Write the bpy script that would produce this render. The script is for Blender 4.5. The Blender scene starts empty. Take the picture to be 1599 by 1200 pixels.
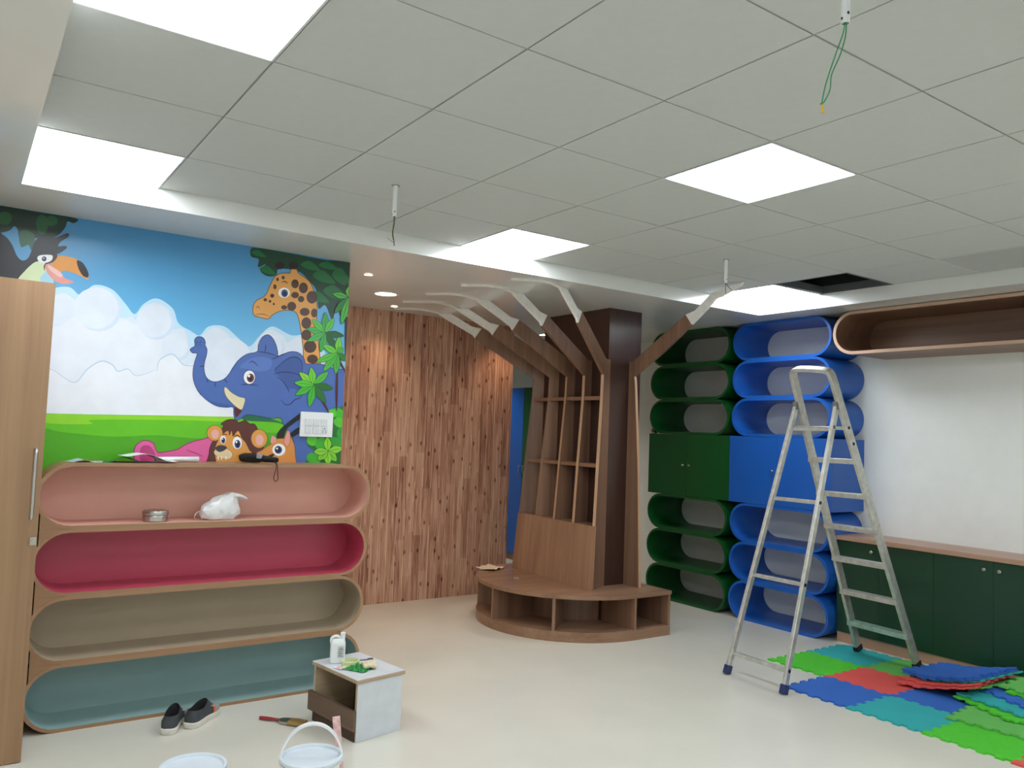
import bpy, bmesh, math, random
from mathutils import Vector, Matrix, noise
random.seed(7)
SC = bpy.context.scene
COL = SC.collection
# ------------------------------------------------------------------ camera, world, exposure
ZC = 2.777                      # tile ceiling height
ZS = 2.672                      # soffit height
YAW, PIT, ROLL, FPX = math.radians(55.27744), math.radians(3.55387), math.radians(2.144673), 1246.303
CAM = Vector((-0.780994, -1.97851, ZC - 1.194249))
_f = Vector((math.cos(PIT)*math.cos(YAW), math.cos(PIT)*math.sin(YAW), math.sin(PIT)))
_r0 = _f.cross(Vector((0, 0, 1))).normalized(); _u0 = _r0.cross(_f)
_r = math.cos(ROLL)*_r0 + math.sin(ROLL)*_u0
_u = -math.sin(ROLL)*_r0 + math.cos(ROLL)*_u0
cd = bpy.data.cameras.new('camera'); cam = bpy.data.objects.new('camera', cd); COL.objects.link(cam)
cd.sensor_fit = 'HORIZONTAL'; cd.sensor_width = 36.0; cd.lens = 36.0*FPX/1599.0; cd.clip_start = 0.05
cam.matrix_world = Matrix(((_r.x, _u.x, -_f.x, CAM.x), (_r.y, _u.y, -_f.y, CAM.y), (_r.z, _u.z, -_f.z, CAM.z), (0, 0, 0, 1)))
SC.camera = cam
w = bpy.data.worlds.new('world'); SC.world = w; w.use_nodes = True
w.node_tree.nodes['Background'].inputs[0].default_value = (0.02, 0.021, 0.023, 1)
SC.view_settings.view_transform = 'Standard'; SC.view_settings.look = 'None'
SC.view_settings.gamma = 1.0; SC.view_settings.use_curve_mapping = False
SC.view_settings.exposure = 0.0
PANEL = 17.2                    # radiance of a lit ceiling panel

# ------------------------------------------------------------------ helpers: colour and materials
def srgb(h):
    h = h.lstrip('#'); c = [int(h[i:i+2], 16)/255 for i in (0, 2, 4)]
    return tuple((x/12.92 if x <= 0.04045 else ((x+0.055)/1.055)**2.4) for x in c)
MATS = {}
def mat(name, col, rough=0.5, metal=0.0, spec=0.5, var=0.06, vscale=6.0, bump=0.0, bscale=60.0, emit=0.0, ecol=None, trans=0.0):
    if name in MATS: return MATS[name]
    if isinstance(col, str): col = srgb(col)
    m = bpy.data.materials.new(name); m.use_nodes = True; nt = m.node_tree; b = nt.nodes['Principled BSDF']
    b.inputs['Roughness'].default_value = rough; b.inputs['Metallic'].default_value = metal
    b.inputs['Specular IOR Level'].default_value = spec
    tc = nt.nodes.new('ShaderNodeTexCoord')
    n = nt.nodes.new('ShaderNodeTexNoise'); n.inputs['Scale'].default_value = vscale; n.inputs['Detail'].default_value = 4
    nt.links.new(tc.outputs['Object'], n.inputs['Vector'])
    r = nt.nodes.new('ShaderNodeValToRGB')
    r.color_ramp.elements[0].position = 0.3; r.color_ramp.elements[1].position = 0.7
    r.color_ramp.elements[0].color = (*[c*(1-var) for c in col], 1); r.color_ramp.elements[1].color = (*[min(1, c*(1+var)) for c in col], 1)
    nt.links.new(n.outputs['Fac'], r.inputs['Fac']); nt.links.new(r.outputs['Color'], b.inputs['Base Color'])
    if bump:
        n2 = nt.nodes.new('ShaderNodeTexNoise'); n2.inputs['Scale'].default_value = bscale; n2.inputs['Detail'].default_value = 3
        nt.links.new(tc.outputs['Object'], n2.inputs['Vector'])
        bp = nt.nodes.new('ShaderNodeBump'); bp.inputs['Strength'].default_value = bump; bp.inputs['Distance'].default_value = 0.01
        nt.links.new(n2.outputs['Fac'], bp.inputs['Height']); nt.links.new(bp.outputs['Normal'], b.inputs['Normal'])
    if emit:
        b.inputs['Emission Color'].default_value = (*(ecol or col), 1); b.inputs['Emission Strength'].default_value = emit
    if trans: b.inputs['Transmission Weight'].default_value = trans
    MATS[name] = m; return m
def wood(name, c1, c2, axis='Z', rough=0.4, freq=38.0, spec=0.4, streak=0.6):
    if name in MATS: return MATS[name]
    m = bpy.data.materials.new(name); m.use_nodes = True; nt = m.node_tree; b = nt.nodes['Principled BSDF']
    b.inputs['Roughness'].default_value = rough; b.inputs['Specular IOR Level'].default_value = spec
    tc = nt.nodes.new('ShaderNodeTexCoord'); mp = nt.nodes.new('ShaderNodeMapping')
    s = {'X': (0.9, freq, freq), 'Y': (freq, 0.9, freq), 'Z': (freq, freq, 0.9)}[axis]
    mp.inputs['Scale'].default_value = s; nt.links.new(tc.outputs['Object'], mp.inputs['Vector'])
    n = nt.nodes.new('ShaderNodeTexNoise'); n.inputs['Scale'].default_value = 1.0; n.inputs['Detail'].default_value = 6; n.inputs['Roughness'].default_value = 0.65
    n.inputs['Distortion'].default_value = 0.4
    nt.links.new(mp.outputs['Vector'], n.inputs['Vector'])
    mp2 = nt.nodes.new('ShaderNodeMapping'); mp2.inputs['Scale'].default_value = tuple(x*0.22 for x in s); nt.links.new(tc.outputs['Object'], mp2.inputs['Vector'])
    n2 = nt.nodes.new('ShaderNodeTexNoise'); n2.inputs['Scale'].default_value = 1.0; n2.inputs['Detail'].default_value = 3; nt.links.new(mp2.outputs['Vector'], n2.inputs['Vector'])
    mx = nt.nodes.new('ShaderNodeMath'); mx.operation = 'MULTIPLY_ADD'; mx.inputs[1].default_value = streak
    nt.links.new(n2.outputs['Fac'], mx.inputs[0])
    m2 = nt.nodes.new('ShaderNodeMath'); m2.operation = 'MULTIPLY'; m2.inputs[1].default_value = 1-streak
    nt.links.new(n.outputs['Fac'], m2.inputs[0]); nt.links.new(m2.outputs[0], mx.inputs[2])
    r = nt.nodes.new('ShaderNodeValToRGB'); r.color_ramp.elements[0].position = 0.32; r.color_ramp.elements[1].position = 0.68
    r.color_ramp.elements[0].color = (*srgb(c1), 1); r.color_ramp.elements[1].color = (*srgb(c2), 1)
    nt.links.new(mx.outputs[0], r.inputs['Fac']); nt.links.new(r.outputs['Color'], b.inputs['Base Color'])
    MATS[name] = m; return m

# ------------------------------------------------------------------ helpers: geometry (all in world metres)
def quad(bm, *pts):
    return bm.faces.new([bm.verts.new(p) for p in pts])
def box(bm, x0, x1, y0, y1, z0, z1, bev=0.0):
    b2 = bmesh.new(); bmesh.ops.create_cube(b2, size=1)
    for v in b2.verts:
        v.co = Vector((x0+(v.co.x+.5)*(x1-x0), y0+(v.co.y+.5)*(y1-y0), z0+(v.co.z+.5)*(z1-z0)))
    if bev: bmesh.ops.bevel(b2, geom=b2.edges[:], offset=bev, segments=2, affect='EDGES', profile=0.7)
    merge(bm, b2)
def merge(bm, b2, M=None):
    mp = {}
    for v in b2.verts: mp[v] = bm.verts.new(M @ v.co if M else v.co)
    for f in b2.faces:
        nf = bm.faces.new([mp[v] for v in f.verts]); nf.material_index = f.material_index
    b2.free()
def prism(bm, pts, fn, d0, d1):
    """polygon pts (a,b) mapped by fn(a,b,d) and extruded from d0 to d1"""
    A = [bm.verts.new(fn(a, b, d0)) for a, b in pts]; B = [bm.verts.new(fn(a, b, d1)) for a, b in pts]
    bm.faces.new(A); bm.faces.new(B[::-1]); n = len(pts)
    for i in range(n): bm.faces.new([A[i], A[(i+1) % n], B[(i+1) % n], B[i]][::-1])
def loft(bm, rings, cap0=False, cap1=False, closed=True):
    V = [[bm.verts.new(p) for p in r] for r in rings]; n = len(V[0])
    for a, b in zip(V, V[1:]):
        for i in range(n if closed else n-1):
            bm.faces.new([a[i], a[(i+1) % n], b[(i+1) % n], b[i]])
    if cap0: bm.faces.new(V[0][::-1])
    if cap1: bm.faces.new(V[-1])
def lathe(bm, prof, c=(0, 0, 0), n=40, cap0=True, cap1=True):
    loft(bm, [[Vector((c[0]+r*math.cos(2*math.pi*i/n), c[1]+r*math.sin(2*math.pi*i/n), c[2]+z)) for i in range(n)] for r, z in prof], cap0, cap1)
def tube(bm, path, r, n=10, flat=1.0, caps=True):
    path = [Vector(p) for p in path]; rings = []; up = None
    for i, p in enumerate(path):
        t = (path[min(i+1, len(path)-1)] - path[max(i-1, 0)]).normalized()
        if up is None:
            up = Vector((0, 0, 1)) if abs(t.z) < 0.9 else Vector((1, 0, 0))
        a = t.cross(up).normalized(); b = a.cross(t).normalized(); up = b
        rr = r[i] if isinstance(r, (list, tuple)) else r
        rings.append([p + rr*(math.cos(2*math.pi*k/n)*a + flat*math.sin(2*math.pi*k/n)*b) for k in range(n)])
    loft(bm, rings, caps, caps)
def bar(bm, p0, p1, wdir, w, d, bev=0.0):
    """rectangular bar from p0 to p1; wdir ~ width direction, w width, d depth"""
    p0, p1 = Vector(p0), Vector(p1); t = (p1-p0).normalized(); a = (Vector(wdir) - t*Vector(wdir).dot(t)).normalized(); b = t.cross(a)
    rings = [[p + sx*a*w/2 + sy*b*d/2 for sx, sy in ((-1, -1), (1, -1), (1, 1), (-1, 1))] for p in (p0, p1)]
    b2 = bmesh.new(); loft(b2, rings, True, True)
    if bev: bmesh.ops.bevel(b2, geom=b2.edges[:], offset=bev, segments=1, affect='EDGES')
    merge(bm, b2)
def spline(pts, n=8, closed=False):
    out = []; P = [Vector(p) for p in pts]; N = len(P)
    for i in range(N if closed else N-1):
        g = (lambda k: P[k % N]) if closed else (lambda k: P[max(0, min(N-1, k))])
        p0, p1, p2, p3 = g(i-1), g(i), g(i+1), g(i+2)
        for k in range(n):
            t = k/n
            out.append(0.5*((2*p1)+(p2-p0)*t+(2*p0-5*p1+4*p2-p3)*t*t+(3*p1-p0-3*p2+p3)*t**3))
    if not closed: out.append(P[-1])
    return out
def obj(name, bm, m, parent=None, smooth=None, local=False, recalc=True):
    if recalc: bmesh.ops.recalc_face_normals(bm, faces=bm.faces[:])
    if parent is not None and not local:
        base = parent.location.copy() if parent.parent is None else parent['_base_vec'] if '_base_vec' in parent else None
        off = world_base(parent)
        bmesh.ops.translate(bm, verts=bm.verts[:], vec=-off)
    me = bpy.data.meshes.new(name); bm.to_mesh(me); bm.free()
    for x in (m if isinstance(m, (list, tuple)) else [m]): me.materials.append(x)
    if smooth:
        for p in me.polygons: p.use_smooth = True
        me.set_sharp_from_angle(angle=math.radians(smooth))
    o = bpy.data.objects.new(name, me); COL.objects.link(o)
    if parent is not None: o.parent = parent
    return o
def world_base(o):
    v = Vector((0, 0, 0))
    while o is not None: v = v + o.location; o = o.parent
    return v
def thing(name, label, cat, loc=(0, 0, 0), rz=0.0, group=None):
    o = bpy.data.objects.new(name, None); COL.objects.link(o); o.location = loc; o.rotation_euler = (0, 0, rz)
    o.empty_display_size = 0.1
    o['label'] = label; o['category'] = cat
    if group: o['group'] = group
    return o
def tag(o, label, cat, group=None):
    o['label'] = label; o['category'] = cat
    if group: o['group'] = group
    return o
def struct(o, label=None):
    o['kind'] = 'structure'
    if label: o['label'] = label
    return o
def place(o, loc):
    """give a one-mesh thing an origin at loc without moving its geometry"""
    loc = Vector(loc); o.data.transform(Matrix.Translation(-loc)); o.location = loc; return o

# ------------------------------------------------------------------ materials
M_white = mat('painted_white', '#d9dad4', 0.55, var=0.02, bump=0.03)
M_cool = mat('wall_white', '#eff0eb', 0.5, var=0.02, bump=0.03)
M_soffit = mat('glossy_white_soffit', '#dedfdb', 0.16, spec=0.55, var=0.01)
M_tile = mat('ceiling_tile', '#c3c6c2', 0.75, var=0.015, vscale=20)
M_tbar = mat('grid_bar', '#8e908c', 0.5, var=0.03)
M_dark = mat('plenum_dark', '#0c0d10', 0.9)  # near-black puts the shade of the void above the tiles into the colour
M_floor = mat('vinyl_floor', '#d5d1c3', 0.17, spec=0.45, var=0.03, vscale=2.2)
M_oak = wood('oak_laminate', '#86664a', '#a68462', 'Z', 0.42)
M_oakh = wood('oak_laminate_edge', '#8e6a4c', '#ab8664', 'X', 0.45)
M_oaktop = wood('oak_laminate_top', '#b29a7e', '#c9b398', 'X', 0.4)
M_tree = wood('walnut_laminate', '#694d3d', '#957159', 'Z', 0.38)
M_treeh = wood('walnut_laminate_flat', '#7a5944', '#9d7a60', 'X', 0.33)
M_trim = wood('walnut_edge', '#a98464', '#c09a78', 'Z', 0.45)
M_col = wood('dark_wenge', '#33201a', '#4a3128', 'Z', 0.28, spec=0.5)
M_shelfwood = wood('tan_wood', '#6d4f3d', '#8f6d55', 'Y', 0.38)
M_shelfedge = mat('tan_edge', '#c3a189', 0.45)
M_ctop = wood('counter_wood', '#a37f68', '#bc9880', 'Y', 0.35)
M_blue = mat('blue_laminate', '#1d5cb4', 0.36, var=0.02)
M_green = mat('green_laminate', '#0a5020', 0.36, var=0.02)
M_dgreen = mat('dark_green_laminate', '#123b26', 0.36, var=0.04)
M_beige = mat('beige_laminate', '#cdb8a0', 0.45)
M_in = [mat('peach_lining', '#d6a391', 0.4, var=0.02), mat('magenta_lining', '#b8435a', 0.35, var=0.02),
        mat('taupe_lining', '#a8977f', 0.42, var=0.02), mat('teal_lining', '#8ba6a4', 0.4, var=0.02)]
M_steel = mat('brushed_steel', '#b9b7b2', 0.28, metal=1.0)
M_alu = mat('worn_aluminium', '#c6c6bf', 0.42, metal=0.7, var=0.16, vscale=25, bump=0.1)
M_navy = mat('navy_plastic', '#1b2c5c', 0.5)
M_black = mat('black_plastic', '#121214', 0.45)
M_pvc = mat('white_plastic', '#e4e6e6', 0.35, var=0.02)
M_ply = wood('plywood_edge', '#9b8468', '#cbb596', 'X', 0.6)

# ------------------------------------------------------------------ room shell
X0, XR, YB, YFAR = -1.6, 5.58, -4.6, 7.6
YM, YW = 2.94, 4.70            # mural wall, wood-print wall
bm = bmesh.new(); box(bm, X0-.1, XR+.1, YB-.1, YFAR+.1, -0.1, 0); struct(obj('floor', bm, M_floor), 'glossy beige vinyl floor')
bm = bmesh.new(); box(bm, XR, XR+.1, YB, YFAR, 0, 3.2); struct(obj('wall_right', bm, M_cool), 'plain white wall behind the blue and green shelves')
bm = bmesh.new(); box(bm, X0-.1, X0, YB, YM, 0, 3.2); struct(obj('wall_side', bm, M_cool), 'plain white side wall')
bm = bmesh.new(); box(bm, X0-.1, XR+.1, YB-.1, YB, 0, 3.2); struct(obj('wall_rear', bm, M_cool), 'plain white rear wall')
bm = bmesh.new(); box(bm, 1.29, XR+.1, YFAR, YFAR+.1, 0, 3.2); struct(obj('wall_far', bm, M_cool), 'white wall at the end of the passage')
bm = bmesh.new(); box(bm, X0-.1, 1.29, YM, YFAR, 0, ZS+.001)
wall_left = struct(obj('wall_left', bm, M_cool), 'wall with a printed jungle mural')
# soffit (lower glossy border) as one ring with vertical drop faces
bm = bmesh.new()
GX0, GX1, GY0, GY1 = -0.6, 4.8, -4.2, 2.4
box(bm, X0, GX0, YB, GY1, ZS, ZC+.12); box(bm, GX1, XR, YB, GY1, ZS, ZC+.12)
box(bm, X0, XR, GY1, YFAR, ZS, ZC+.12); box(bm, GX0, GX1, YB, GY0, ZS, ZC+.12)
ceiling = struct(obj('ceiling', bm, M_soffit), 'white ceiling with a lowered border and square tiles')
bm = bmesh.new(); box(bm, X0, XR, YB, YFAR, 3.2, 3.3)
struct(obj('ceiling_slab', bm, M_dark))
# grid bars above the tiles
bm = bmesh.new()
for j in range(-1, 9): box(bm, j*.6-.011, j*.6+.011, GY0, GY1, ZC+.004, ZC+.03)
for i in range(-7, 5): box(bm, GX0, GX1, i*.6-.011, i*.6+.011, ZC+.0045, ZC+.0305)
obj('grid_bar', bm, M_tbar, ceiling)
LIT = [(0, -1), (3, -1), (0, 3), (3, 3), (3, 7), (-3, -1), (-3, 3), (-3, 7), (-6, -1), (-6, 3), (-6, 7)]
UNLIT = [(0, 7)]; OPEN = [(2, 7)]
tb = bmesh.new(); box(tb, -.2965, .2965, -.2965, .2965, 0, .014, 0.0012)
tile_me = None
for i in range(-7, 4):
    for j in range(-1, 8):
        if (i, j) in LIT or (i, j) in UNLIT or (i, j) in OPEN: continue
        if tile_me is None:
            t = obj('ceiling_tile', tb, M_tile, ceiling, local=True); tile_me = t.data
        else:
            t = bpy.data.objects.new('ceiling_tile', tile_me); COL.objects.link(t); t.parent = ceiling
        t.location = (j*.6+.3, i*.6+.3, ZC + (0.0008 if (i*7+j*3) % 4 == 0 else 0))
# wood-print wallpaper wall
def woodprint():
    m = bpy.data.materials.new('wood_print_wallpaper'); m.use_nodes = True; nt = m.node_tree; b = nt.nodes['Principled BSDF']; L = nt.links.new
    b.inputs['Roughness'].default_value = 0.5; b.inputs['Specular IOR Level'].default_value = 0.3
    tc = nt.nodes.new('ShaderNodeTexCoord'); sp = nt.nodes.new('ShaderNodeSeparateXYZ'); L(tc.outputs['Object'], sp.inputs[0])
    def math_(op, a, bb=None):
        n = nt.nodes.new('ShaderNodeMath'); n.operation = op
        for k, v in enumerate((a, bb)):
            if v is None: continue
            if isinstance(v, (int, float)): n.inputs[k].default_value = v
            else: L(v, n.inputs[k])
        return n.outputs[0]
    px = math_('MULTIPLY', sp.outputs['X'], 11.5)
    pid = math_('FLOOR', px); fr = math_('FRACT', px)
    wn = nt.nodes.new('ShaderNodeTexWhiteNoise'); wn.noise_dimensions = '1D'; L(pid, wn.inputs['W'])
    cmb = nt.nodes.new('ShaderNodeCombineXYZ')
    L(math_('MULTIPLY', sp.outputs['X'], 45.0), cmb.inputs[0]); L(math_('MULTIPLY_ADD', wn.outputs['Value'], 9.0), cmb.inputs[1]); L(math_('MULTIPLY', sp.outputs['Z'], 2.4), cmb.inputs[2])
    n1 = nt.nodes.new('ShaderNodeTexNoise'); n1.inputs['Scale'].default_value = 1; n1.inputs['Detail'].default_value = 7; n1.inputs['Roughness'].default_value = 0.62; n1.inputs['Distortion'].default_value = 0.8
    L(cmb.outputs[0], n1.inputs['Vector'])
    seg = nt.nodes.new('ShaderNodeCombineXYZ'); L(pid, seg.inputs[0]); L(math_('FLOOR', math_('ADD', math_('MULTIPLY', sp.outputs['Z'], 1.3), math_('MULTIPLY', wn.outputs['Value'], 5.0))), seg.inputs[1])
    wn2 = nt.nodes.new('ShaderNodeTexWhiteNoise'); wn2.noise_dimensions = '2D'; L(seg.outputs[0], wn2.inputs['Vector'])
    tone = math_('ADD', math_('MULTIPLY', n1.outputs['Fac'], 1.0), math_('MULTIPLY', wn2.outputs['Value'], 0.17))
    # knots
    kv = nt.nodes.new('ShaderNodeCombineXYZ'); L(math_('MULTIPLY', sp.outputs['X'], 7.5), kv.inputs[0]); L(math_('MULTIPLY', sp.outputs['Z'], 3.6), kv.inputs[1])
    vo = nt.nodes.new('ShaderNodeTexVoronoi'); vo.voronoi_dimensions = '2D'; vo.inputs['Scale'].default_value = 1; L(kv.outputs[0], vo.inputs['Vector'])
    kn = nt.nodes.new('ShaderNodeMapRange'); kn.inputs['From Min'].default_value = 0.03; kn.inputs['From Max'].default_value = 0.10; kn.inputs['To Min'].default_value = -0.3; kn.inputs['To Max'].default_value = 0
    L(vo.outputs['Distance'], kn.inputs['Value'])
    edge = nt.nodes.new('ShaderNodeMapRange'); edge.inputs['From Min'].default_value = 0.0; edge.inputs['From Max'].default_value = 0.07; edge.inputs['To Min'].default_value = -0.3; edge.inputs['To Max'].default_value = 0
    L(fr, edge.inputs['Value'])
    hi = nt.nodes.new('ShaderNodeMapRange'); hi.inputs['From Min'].default_value = 0.88; hi.inputs['From Max'].default_value = 1.0; hi.inputs['To Min'].default_value = 0; hi.inputs['To Max'].default_value = 0.5
    L(fr, hi.inputs['Value'])
    hz = nt.nodes.new('ShaderNodeTexNoise'); hz.inputs['Scale'].default_value = 2.6; hz.inputs['Detail'].default_value = 1; L(tc.outputs['Object'], hz.inputs['Vector'])
    hm = math_('MULTIPLY', hi.outputs[0], math_('GREATER_THAN', hz.outputs['Fac'], 0.47))
    tot = math_('ADD', math_('ADD', math_('ADD', tone, kn.outputs[0]), edge.outputs[0]), hm)
    r = nt.nodes.new('ShaderNodeValToRGB'); cr = r.color_ramp
    cr.elements[0].position = 0.22; cr.elements[0].color = (*srgb('#4a2c20'), 1)
    cr.elements[1].position = 0.98; cr.elements[1].color = (*srgb('#e2bfa2'), 1)
    for p, c in ((0.40, '#875a49'), (0.54, '#b08069'), (0.70, '#cda188')):
        e = cr.elements.new(p); e.color = (*srgb(c), 1)
    L(tot, r.inputs['Fac']); L(r.outputs['Color'], b.inputs['Base Color'])
    return m
M_wp = woodprint()
bm = bmesh.new(); box(bm, 1.29, 3.85, YW, YW+.12, 0, ZS+.001)
wall_back = struct(obj('wall_back', bm, M_cool), 'wall papered with a wood plank print')
bm = bmesh.new(); box(bm, 1.29, 3.851, YW-.003, YW, 0, ZS)
obj('wood_print_wallpaper', bm, M_wp, wall_back)
# dark clad column
bm = bmesh.new(); box(bm, 3.68, 4.05, 3.05, 3.95, 0, ZS+.001, 0.003)
struct(obj('wall_column', bm, M_col), 'square column clad in dark brown wood laminate')

# ------------------------------------------------------------------ mural print on the left wall
def mur(px, py, off=0.0):
    d = ((px-799.5)/FPX)*_r + ((600-py)/FPX)*_u + _f
    t = (YM - CAM.y)/d.y
    p = CAM + d*t
    return Vector((p.x, YM - off, p.z))
FR = {'A': lambda x, y: (x/2.8554, 300+y/2.8554), 'B': lambda x, y: (290+x/5.219, 500+y/5.219), 'D': lambda x, y: (x/5.33, 240+y/5.33)}
mural_bm = bmesh.new(); mural_m = []; mural_i = {}; layer = [0]
def mcol(c):
    if c not in mural_i:
        mural_i[c] = len(mural_m); mural_m.append(mat('print_'+c.lstrip('#'), c, 0.28, spec=0.45, var=0.035, vscale=9))
    return mural_i[c]
def clampm(v):
    v.x = min(v.x, 1.289); v.z = min(v.z, ZS-.001); v.x = max(v.x, X0+.01); return v
def P(c, pts, fr='B', smooth=True, n=5):
    layer[0] += 1; off = 0.0012 + layer[0]*0.00003
    if smooth: pts = [(v.x, v.y) for v in spline([(a, b, 0) for a, b in pts], n, True)]
    vs = [clampm(mur(*FR[fr](a, b), off)) for a, b in pts]
    out = [vs[0]]
    for v in vs[1:]:
        if (v-out[-1]).length > 1e-5: out.append(v)
    if (out[0]-out[-1]).length < 1e-5: out.pop()
    from mathutils.geometry import tessellate_polygon
    V = [mural_bm.verts.new(v) for v in out]
    for t in tessellate_polygon([out]):
        try: f = mural_bm.faces.new([V[k] for k in t]); f.material_index = mcol(c)
        except ValueError: pass
def EL(c, x, y, rx, ry, fr='B', rot=0.0):
    cr, sr = math.cos(rot), math.sin(rot)
    P(c, [(x+rx*math.cos(a)*cr-ry*math.sin(a)*sr, y+rx*math.cos(a)*sr+ry*math.sin(a)*cr) for a in [2*math.pi*k/20 for k in range(20)]], fr, False)
def ST(c, pts, wd, fr='B'):
    q = spline([(a, b, 0) for a, b in pts], 5); L_, R_ = [], []
    for k, p in enumerate(q):
        t = (q[min(k+1, len(q)-1)]-q[max(0, k-1)]).normalized(); nn = Vector((-t.y, t.x, 0)); s = wd*(0.35+0.65*math.sin(math.pi*k/(len(q)-1)))/2
        L_.append((p.x+nn.x*s, p.y+nn.y*s)); R_.append((p.x-nn.x*s, p.y-nn.y*s))
    P(c, L_+R_[::-1], fr, False)
def OUTL(c, oc, pts, fr='B', wd=4):
    P(c, pts, fr); q = pts+[pts[0]]
    qq = spline([(a, b, 0) for a, b in pts], 5, True); qq.append(qq[0]); L_, R_ = [], []
    for k, p in enumerate(qq):
        t = (qq[(k+1) % len(qq)]-qq[k-1]); t = t.normalized() if t.length > 0 else Vector((1, 0, 0)); nn = Vector((-t.y, t.x, 0))*wd/2
        L_.append(p+nn); R_.append(p-nn)
    layer[0] += 1; off = 0.0012+layer[0]*0.00003
    for k in range(len(qq)-1):
        vs = [clampm(mur(*FR[fr](v.x, v.y), off)) for v in (L_[k], L_[k+1], R_[k+1], R_[k])]
        if min((vs[a]-vs[b]).length for a in range(4) for b in range(a)) < 1e-6: continue
        f = mural_bm.faces.new([mural_bm.verts.new(v) for v in vs]); f.material_index = mcol(oc)
GREENS = ['#3fae2e', '#56bf2f', '#2f9a33', '#7ccb32', '#1f7a2c']
def LEAF(c, x0, y0, x1, y1, wd, fr='B'):
    dx, dy = x1-x0, y1-y0; l = math.hypot(dx, dy); nx, ny = -dy/l*wd, dx/l*wd
    OUTL(c, '#14501c', [(x0, y0), (x0+dx*.3+nx*.8, y0+dy*.3+ny*.8), (x0+dx*.6+nx, y0+dy*.6+ny), (x1, y1), (x0+dx*.6-nx, y0+dy*.6-ny), (x0+dx*.3-nx*.8, y0+dy*.3-ny*.8)], fr, 3)
    ST('#1d6a22', [(x0, y0), (x0+dx*.5, y0+dy*.5), (x1-dx*.15, y1-dy*.15)], 3, fr)
def PALM(cx, cy, tips, fr='B', wd=24, cols=None):
    for k, (x, y) in enumerate(tips): LEAF((cols or GREENS)[k % len(cols or GREENS)], cx, cy, x, y, wd, fr)
# sky base with a printed gradient
def skyprint():
    m = bpy.data.materials.new('print_sky'); m.use_nodes = True; nt = m.node_tree; b = nt.nodes['Principled BSDF']
    b.inputs['Roughness'].default_value = 0.28; b.inputs['Specular IOR Level'].default_value = 0.45
    tc = nt.nodes.new('ShaderNodeTexCoord'); sp = nt.nodes.new('ShaderNodeSeparateXYZ'); nt.links.new(tc.outputs['Object'], sp.inputs[0])
    n = nt.nodes.new('ShaderNodeTexNoise'); n.inputs['Scale'].default_value = 2.5; nt.links.new(tc.outputs['Object'], n.inputs['Vector'])
    a = nt.nodes.new('ShaderNodeMath'); a.operation = 'MULTIPLY_ADD'; a.inputs[1].default_value = 0.1; nt.links.new(n.outputs['Fac'], a.inputs[0]); nt.links.new(sp.outputs['Z'], a.inputs[2])
    mr = nt.nodes.new('ShaderNodeMapRange'); mr.inputs['From Min'].default_value = 1.7; mr.inputs['From Max'].default_value = 2.72; nt.links.new(a.outputs[0], mr.inputs['Value'])
    r = nt.nodes.new('ShaderNodeValToRGB'); r.color_ramp.elements[0].color = (*srgb('#a5d8f0'), 1); r.color_ramp.elements[1].color = (*srgb('#4a8fc4'), 1)
    e = r.color_ramp.elements.new(0.5); e.color = (*srgb('#67b4e2'), 1)
    nt.links.new(mr.outputs[0], r.inputs['Fac']); nt.links.new(r.outputs['Color'], b.inputs['Base Color']); return m
mural_m.append(skyprint())
bx_ = bmesh.new(); f = quad(mural_bm, (X0+.01, YM-.001, 1.0), (1.2895, YM-.001, 1.0), (1.2895, YM-.001, ZS), (X0+.01, YM-.001, ZS)); f.material_index = 0; bx_.free()
# clouds
P('#c3e2f4', [(160, 470), (240, 430), (310, 425), (360, 460), (420, 415), (500, 435), (560, 500), (600, 545), (640, 500), (700, 475), (770, 520), (795, 585), (850, 620), (890, 640), (930, 600), (1000, 600), (1060, 650), (1110, 690), (1160, 640), (1215, 600), (1300, 640), (1420, 660), (1420, 1010), (150, 1010)], 'A')
P('#dce5f2', [(140, 480), (240, 462), (290, 452), (350, 490), (372, 452), (430, 435), (500, 455), (540, 515), (528, 570), (585, 555), (604, 570), (630, 520), (690, 495), (745, 520), (775, 580), (768, 615), (812, 608), (836, 650), (835, 690), (880, 700), (905, 640), (955, 605), (1010, 628), (1030, 660), (1085, 680), (1110, 715), (1140, 690), (1160, 640), (1205, 615), (1260, 640), (1280, 672), (1335, 648), (1420, 700), (1420, 1010), (140, 1010)], 'A')
P('#e4e9f2', [(140, 620), (260, 600), (330, 560), (420, 600), (480, 600), (540, 560), (600, 590), (650, 580), (680, 640), (740, 660), (760, 720), (850, 800), (900, 850), (960, 850), (1040, 840), (1060, 1010), (140, 1010)], 'A')
for cx, cy, rx in ((430, 520, 100), (690, 580, 76), (1030, 735, 88), (1200, 690, 60), (780, 690, 60)):
    EL('#d2dfef', cx+10, cy+8, rx, rx*.95, 'A'); EL('#dfe7f3', cx-2, cy-2, rx, rx*.93, 'A')
P('#e9ecf3', [(200, 800), (240, 790), (330, 845), (390, 790), (450, 757), (500, 772), (525, 800), (570, 790), (610, 820), (690, 795), (712, 750), (770, 725), (820, 772), (880, 772), (940, 900), (1050, 930), (1050, 1010), (200, 1010)], 'A')
ST('#b5cfe4', [(205, 790), (240, 795), (330, 850), (390, 790), (450, 755), (500, 770), (525, 800), (570, 790), (610, 820), (690, 795)], 5, 'A')
ST('#b5cfe4', [(700, 800), (712, 750), (770, 724), (820, 772), (880, 772)], 5, 'A')
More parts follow.
